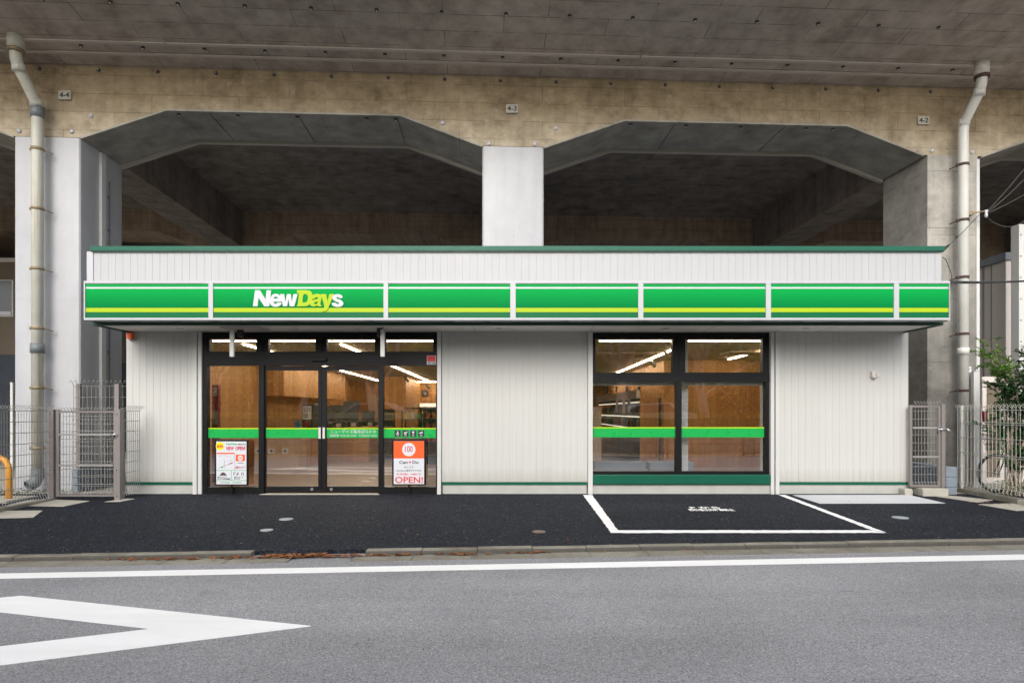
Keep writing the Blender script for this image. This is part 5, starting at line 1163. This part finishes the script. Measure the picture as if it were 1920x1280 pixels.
st.build('stems', 'bark', shb); lv.build('young_leaves', 'leafb', shb, label='bright green young leaves'); ld.build('leaves', 'leafd', shb)
# low weeds by the bicycle
m = MB(); rng = random.Random(5)
for i in range(900):
    c_ = Vector((rng.uniform(7.7, 9.8), rng.uniform(9.2, 10.0), 0)); leaf(m, c_ + Vector((0, 0, rng.uniform(0, .22))), Vector((rng.uniform(-1, 1), rng.uniform(-1, 1), rng.uniform(0, 1.2))), .08, .02)
for i in range(220):
    c_ = Vector((rng.uniform(-8.6, -7.2), rng.uniform(9.9, 10.25), 0)); leaf(m, c_ + Vector((0, 0, rng.uniform(0, .05))), Vector((rng.uniform(-1, 1), rng.uniform(-1, 1), rng.uniform(0, .8))), .05, .02)
m.build('weeds', 'leafd', kind='stuff', label='low weeds growing at the foot of the fences', cat='weeds')

# ---- cables
def sag(a, b, s_, n=16): a, b = Vector(a), Vector(b); return [a.lerp(b, i / n) - Vector((0, 0, s_ * 4 * (i / n) * (1 - i / n))) for i in range(n + 1)]
a = (PX(1780, 9.0), 9.0, PZ(530, 9.0)); b = (10.4, 9.4, PZ(486, 9.4))
cb1 = thing('power_cable', a, 'thick black cable sagging from the right end of the sign to the right edge', 'cable')
m = MB(); m.tube(sag(a, b, .10), .014, 8); m.tube([p + Vector((0, 0, .02)) for p in sag(a, b, .12)], .010, 6); m.build('cable_run', 'cable', cb1)
a = (PX(1768, 9.15), 9.15, PZ(470, 9.15)); b = (PX(1838, 10.9), 10.9, PZ(400, 10.9))
cb2 = thing('service_wire', a, 'thin black wire rising from the parapet corner to the insulator', 'cable')
m = MB(); m.tube(sag(a, b, .02), .006, 6); m.tube([a, Vector(a).lerp(Vector(b), .12)], .018, 8); m.tube([Vector(a).lerp(Vector(b), .32), Vector(a).lerp(Vector(b), .34)], .014, 8); m.build('cable_run', 'cable', cb2)
a2 = (PX(1767, 9.12), 9.12, PZ(482, 9.12)); m = MB(); m.tube([a2, (PX(1774, 9.1), 9.1, PZ(487, 9.1)), (PX(1783, 9.05), 9.05, PZ(512, 9.05)), (PX(1785, 9.0), 9.0, PZ(527, 9.0)), (PX(1781, 8.98), 8.98, PZ(545, 9.0))], .006, 6); tag(m.build('loop_wire', 'cable'), 'thin black wire looping down from the parapet to the sign end', 'cable')
ins = thing('insulator', (PX(1846, 10.9), 10.9, PZ(408, 10.9)), 'small porcelain insulator on a bracket strapped to the bare column', 'insulator')
m = MB(); m.tube([(PX(1815, 10.95), 11.0, PZ(399, 10.95)), (PX(1848, 10.9), 10.9, PZ(396, 10.9))], .014, 8); m.box(PX(1815, 10.95), PX(1828, 10.95), 10.96, 11.05, PZ(402, 10.95), PZ(395, 10.95)); m.build('bracket', 'brass', ins)
m = MB(); x = PX(1849, 10.9); m.tube([(x, 10.9, PZ(394, 10.9)), (x, 10.9, PZ(400, 10.9)), (x, 10.9, PZ(404, 10.9)), (x, 10.9, PZ(408, 10.9))], .02, 12, rs=[.03, .018, .03, .015]); m.build('porcelain', 'swhite', ins)
for (uu, vv, s_, lab) in ((1990, 228, .05, 'uppermost of the thin wires leading from the insulator to the right edge'), (1990, 250, .12, 'second thin wire leading from the insulator to the right edge'), (1990, 318, .06, 'thin straight wire below the steep pair, leading to the right edge'), (1960, 365, .38, 'lowest thin wire drooping deeply from the insulator to the right edge')):
    m = MB(); m.tube(sag((PX(1846, 10.9), 10.9, PZ(402, 10.9)), (PX(uu, 11.1), 11.1, PZ(vv, 11.1)), s_), .0034, 6); tag(m.build('thin_wire', 'cableg'), lab, 'cable', 'thin wires from the insulator')

# ================================================================== LEFT BACKGROUND, FAR BACKGROUND
nb = thing('neighbour_building', (-17, 17, 0), 'tan building with a white framed window behind the left column', 'building')
Yn = 17.0
part('wall', 'nb', nb, (-26, -12.6, Yn, Yn + 8, PZ(665, Yn), PZ(492, Yn))); part('base_wall', 'nbd', nb, (-26, -12.59, Yn - .05, Yn + 8, -.05, PZ(665, Yn) - .002))
part('coping', 'util', nb, (-26, -12.55, Yn - .08, Yn + 8, PZ(492, Yn) + .002, PZ(488, Yn) + .05))
part('window_frame', 'trimw', nb, (PX(24, Yn), PX(28, Yn) - .02, Yn - .04, Yn - .001, PZ(594, Yn), PZ(525, Yn)), (PX(-60, Yn), PX(24, Yn) - .001, Yn - .04, Yn - .001, PZ(527, Yn), PZ(525, Yn)), (PX(-60, Yn), PX(24, Yn) - .001, Yn - .04, Yn - .001, PZ(594, Yn), PZ(592, Yn)))
part('window_pane', 'carg', nb, (PX(-60, Yn), PX(24, Yn) - .002, Yn - .02, Yn - .001, PZ(592, Yn) + .001, PZ(527, Yn) - .001)); part('blind', 'paper', nb, (PX(-20, Yn), PX(22, Yn), Yn - .03, Yn - .021, PZ(591, Yn), PZ(584, Yn)))
pst = part('steel_post', 'trimw', None, (PX(19, 12.5), PX(23.5, 12.5), 12.5, 12.55, -.05, PZ(718, 12.5))); tag(pst, 'thin white post left of the white column, behind the fence', 'post')
part('post_cap', 'trimw', pst, (PX(19, 12.5) - .005, PX(23.5, 12.5) + .005, 12.495, 12.555, PZ(718, 12.5) + .001, PZ(718, 12.5) + .015))
dfn = thing('dark_mesh_fence', (-13, 14, 0), 'dark mesh fence in the shade beyond the left column', 'fence')
mesh_panel(None, (-16, 14.2), (-11.4, 14.2), .05, 1.95, .09, frange(.1, 1.85, 9), .004, 'wired', dfn, bdir=(0, -1, 0))
for x in (-15.5, -13.5, -11.6): part('post', 'wired', dfn, (x, x + .06, 14.22, 14.28, -.05, 1.95))
# screen wall at the back of the ground under the viaduct + shrubbery beyond
bw = part('boundary_wall', 'nbd', None, (-16.6, 40, 33, 33.2, -.1, 2.4), (-60, -22.2, 33, 33.2, -.1, 2.4)); tag(bw, 'long dark boundary wall in the shade behind the viaduct', 'wall')
part('wall_coping', 'nbd', bw, (-16.6, 40, 32.95, 33.25, 2.401, 2.46))

def cloud(m, c, rx, ry, rz, n, ln, wd, rng):
    c = Vector(c)
    for i in range(n):
        while True:
            q = Vector((rng.uniform(-1, 1), rng.uniform(-1, 1), rng.uniform(-1, 1)))
            if q.length < 1 and q.length > rng.uniform(0, .9): break
        p_ = c + Vector((q.x * rx, q.y * ry, q.z * rz)); leaf(m, p_, Vector((rng.uniform(-1, 1), rng.uniform(-1, 1), rng.uniform(-.8, .6))), ln * rng.uniform(.7, 1.3), wd * rng.uniform(.7, 1.3))
rng = random.Random(3)
hd_ = thing('green_shrub', (-21, 37, 0), 'sunlit green shrub glimpsed in the gap between the left column and the shop', 'shrub')
m = MB(); cloud(m, (-22, 37, 2.2), 5.5, 1.6, 2.6, 5000, .22, .13, rng); m.build('foliage', 'leafb', hd_); m = MB(); m.tube([(-22, 37, -.5), (-22, 37, 2.6)], .12, 8, rs=[.14, .06]); m.build('trunk', 'bark', hd_)

# ================================================================== ACROSS THE ROAD (behind the camera; seen in the glass)
zf = -.26
m = MB(); m.box(X0, X1, -1.75, -1.601, -.6, zf - .0); m.build('far_kerb', 'kerb', kind='structure')
m = MB(); m.box(X0, X1, -4.0, -1.751, -.6, zf - .01); m.build('far_pavement', 'walk', kind='structure')
m = MB(); m.box(X0, X1, -30, -4.3, -.6, .25); m.build('far_bank', 'soil', kind='structure')
rw = part('stone_wall', 'stone', None, (-40, 40, -4.3, -4.001, -.4, .42)); tag(rw, 'low rubble stone wall across the road, reflected in the glass', 'wall')
part('wall_coping', 'stone', rw, (-40, 40, -4.33, -3.97, .421, .46))
hg = thing('hedge', (0, -5.2, .25), 'clipped yellow green hedge across the road, reflected in the glass', 'hedge')
m = MB(); rng = random.Random(8)
for i in range(11000): leaf(m, Vector((rng.uniform(-22, 22), rng.uniform(-5.7, -4.7), (.3 + rng.random() ** .7 * 1.0))), Vector((rng.uniform(-1, 1), rng.uniform(-1, 1), rng.uniform(-.3, 1))), .11, .06)
m.build('foliage', 'leafh', hg); part('hedge_core', 'leafd', hg, (-22, 22, -5.5, -4.9, .25, 1.05))
def tree(x, y, h, lean, r, lab, seed):
    rng = random.Random(seed); o = thing('street_tree', (x, y, .2), lab, 'tree', 'trees across the road reflected in the glass')
    m = MB(); top = Vector((x + lean, y, h * .55)); m.tube([(x, y, -.1), (x + lean * .15, y, 1.2), (x + lean * .5, y, h * .3), top], .2, 12, rs=[r * 1.3, r, r * .9, r * .7])
    tips = []
    for i in range(6):
        a = i * 1.05 + rng.random(); b = Vector((x + lean * .5, y, h * (.26 + .04 * i))); e = b + Vector((math.cos(a) * rng.uniform(1.2, 2.4), math.sin(a) * rng.uniform(1, 1.8), rng.uniform(1.3, 2.6)))
        m.tube([b, b.lerp(e, .5) + Vector((0, 0, .25)), e], .06, 8, rs=[r * .55, r * .35, r * .12]); tips.append(e)
    m.build('trunk', 'bark', o); m = MB()
    for e in tips + [top + Vector((0, 0, 1)), top + Vector((.8, 0, 1.7)), top + Vector((-.9, .3, 1.4))]: cloud(m, e, 1.4, 1.1, .85, 330, .17, .10, rng)
    cloud(m, (x, y - .5, h * .46), 2.2, 1.0, .9, 800, .17, .10, rng); m.build('crown', 'leaft', o)
for i, (x, y, h, l_, r) in enumerate(((-9.0, -6.0, 7.0, .4, .17), (-5.6, -5.2, 7.4, -.5, .2), (-2.6, -6.6, 6.6, .6, .16), (1.0, -6.2, 7.2, -.3, .18), (4.4, -4.9, 7.6, .2, .26), (8.2, -5.8, 7.0, -.4, .2), (12.5, -6.5, 7.4, .3, .2), (-13, -6.2, 7.2, .1, .2))):
    tree(x, y, h, l_, r, 'leafy street tree with a brown trunk across the road, %s from the left as reflected' % ('second', 'third', 'fourth', 'fifth', 'sixth', 'seventh', 'eighth', 'first')[i], 20 + i)
def backtree(x, i, lab):
    rng = random.Random(90 + i); o = thing('background_tree', (x, -13, -.1), lab, 'tree', 'bushy trees far behind the hedge across the road')
    m = MB(); m.tube([(x, -13, -.5), (x, -13, 5)], .2, 8, rs=[.2, .08]); m.build('trunk', 'bark', o); m = MB()
    cloud(m, (x, -13, 2.6), 3.2, 1.6, 2.8, 3600, .30, .19, rng); m.build('crown', 'leaft', o)
for i, nm_ in enumerate(('first', 'second', 'third', 'fourth', 'fifth', 'sixth', 'seventh', 'eighth', 'ninth')): backtree(-17.5 + 4.3 * i, i, 'dark bushy tree far behind the hedge across the road, %s from the left in reflection' % nm_)
ab = thing('added_backdrop', (0, -18, -.1), 'long brown block added behind the trees to keep sky out of the glass', 'building')  # added backdrop, hides bright sky gaps from the shop glass reflections
part('wall', 'nb', ab, (-45, 45, -26, -17.6, -.5, 6.6)); part('roof_edge', 'util', ab, (-45.2, 45.2, -26.2, -17.4, 6.601, 6.8))
for i in range(15):
    for z_ in (1.2, 4.2):
        wf_ = part('window', 'trimw', ab, (-42.1 + i * 6, -39.9 + i * 6, -17.599, -17.55, z_ - .1, z_ + 1.3)); part('pane', 'carg', wf_, (-42 + i * 6, -40 + i * 6, -17.549, -17.53, z_, z_ + 1.2))
# pedestrian rail
gp = thing('pedestrian_rail', (0, -1.95, zf), 'dark tubular pedestrian rail across the road, reflected in the glass', 'railing')
for x in [-13 + 3.1 * i for i in range(9)]:
    m = MB(); m.tube([(x, -1.95, zf - .02), (x, -1.95, .42), (x + .05, -1.95, .52), (x + .15, -1.95, .56), (x + 2.55, -1.95, .56), (x + 2.65, -1.95, .52), (x + 2.7, -1.95, .42), (x + 2.7, -1.95, zf - .02)], .03, 8); m.tube([(x, -1.95, .2), (x + 2.7, -1.95, .2)], .02, 8); m.build('rail_bay', 'greyp', gp)
# parked cars beyond the hedge
def car(x, y, mat, lab):
    o = thing('parked_car', (x, y, .25), lab, 'car', 'cars parked beyond the hedge')
    prof = [(-2.1, .35), (-2.1, .85), (-1.3, 1.0), (-.6, 1.45), (.9, 1.47), (1.6, 1.05), (2.1, .95), (2.15, .35)]
    m = MB(); m.prism([(x + a, y - .8, .25 + b) for a, b in prof], (0, 1.6, 0)); fixn(m.build('body', mat, o))
    m = MB(); m.prism([(x + a, y - .815, .25 + b) for a, b in ((-1.1, 1.02), (-.52, 1.38), (.82, 1.40), (1.35, 1.04))], (0, 1.63, 0)); fixn(m.build('window', 'carg', o))
    for a in (-1.35, 1.35):
        m = MB(); m.tube([(x + a, y - .83, .57), (x + a, y + .83, .57)], .32, 20); m.build('wheel', 'tyre', o)
car(-6.5, -8.5, 'car', 'silver car parked beyond the hedge, left of the pair in reflection'); car(6.3, -8.6, 'swhite', 'white car parked beyond the hedge, right of the pair in reflection')
# grass tufts at the far kerb
m = MB(); rng = random.Random(4)
for c_ in range(26):
    cx_ = rng.uniform(-14, 14)
    for i in range(70): leaf(m, Vector((cx_ + rng.gauss(0, .35), -1.95 + rng.gauss(0, .07), zf)), Vector((rng.uniform(-.6, .6), rng.uniform(-.6, .6), 1)), .16, .012, 0)
m.build('grass_tufts', 'grass', kind='stuff', label='tufts of grass along the far kerb, reflected in the glass', cat='grass')

# ---- fallen leaves
m = MB(); rng = random.Random(9)
def dry(p_, sz_):
    a = rng.uniform(0, 6.28); d = Vector((math.cos(a), math.sin(a), 0)); s_ = Vector((-d.y, d.x, 0)); cu_ = rng.uniform(.1, .45)
    m.add([p_ - d * sz_, p_ + s_ * sz_ * .5 + Vector((0, 0, sz_ * cu_)), p_ + d * sz_ + Vector((0, 0, sz_ * cu_ * .6)), p_ - s_ * sz_ * .5 + Vector((0, 0, sz_ * cu_ * .3)), p_ + Vector((0, 0, .002))], [(0, 4, 1), (1, 4, 2), (2, 4, 3), (3, 4, 0)])
def gut(u, o): X = (u - CX) * 6.3 / F; Yk_ = KY(X) - o; return Vector((X, Yk_, zrd(Yk_) + .008))
cl_u = [rng.uniform(250, 1080) for _ in range(26)]
for i in range(430):
    u = rng.gauss(560, 60) if rng.random() < .35 else rng.gauss(rng.choice(cl_u), 14)
    dry(gut(u, .135 + abs(rng.gauss(0, .03))), rng.uniform(.016, .042))
for i in range(120): dry(gut(rng.uniform(500, 615), rng.uniform(.06, .16)) + Vector((0, 0, .005)), rng.uniform(.015, .035))
for i in range(110): dry(gut(rng.uniform(0, 1920), .15 + abs(rng.gauss(0, .05))), rng.uniform(.01, .025))
for i in range(260):
    p_ = apr(rng.uniform(-50, 1950), rng.uniform(929, 1030), .006); dry(p_, rng.uniform(.006, .018))
for i in range(90): dry(Vector((rng.uniform(-6.2, 6.4), 9.97 - abs(rng.gauss(0, .03)), .004)), rng.uniform(.006, .016))
for i in range(60): p_ = apr(rng.gauss(1880, 30), rng.uniform(934, 948), .01); dry(p_, rng.uniform(.012, .03))
for i in range(900): dry(Vector((rng.uniform(-16, 16), rng.uniform(-3.9, -1.7), zf + .0)), rng.uniform(.03, .06))
m.build('fallen_leaves', 'leafdry', kind='stuff', label='dry brown leaves collected along the kerb', cat='leaves')
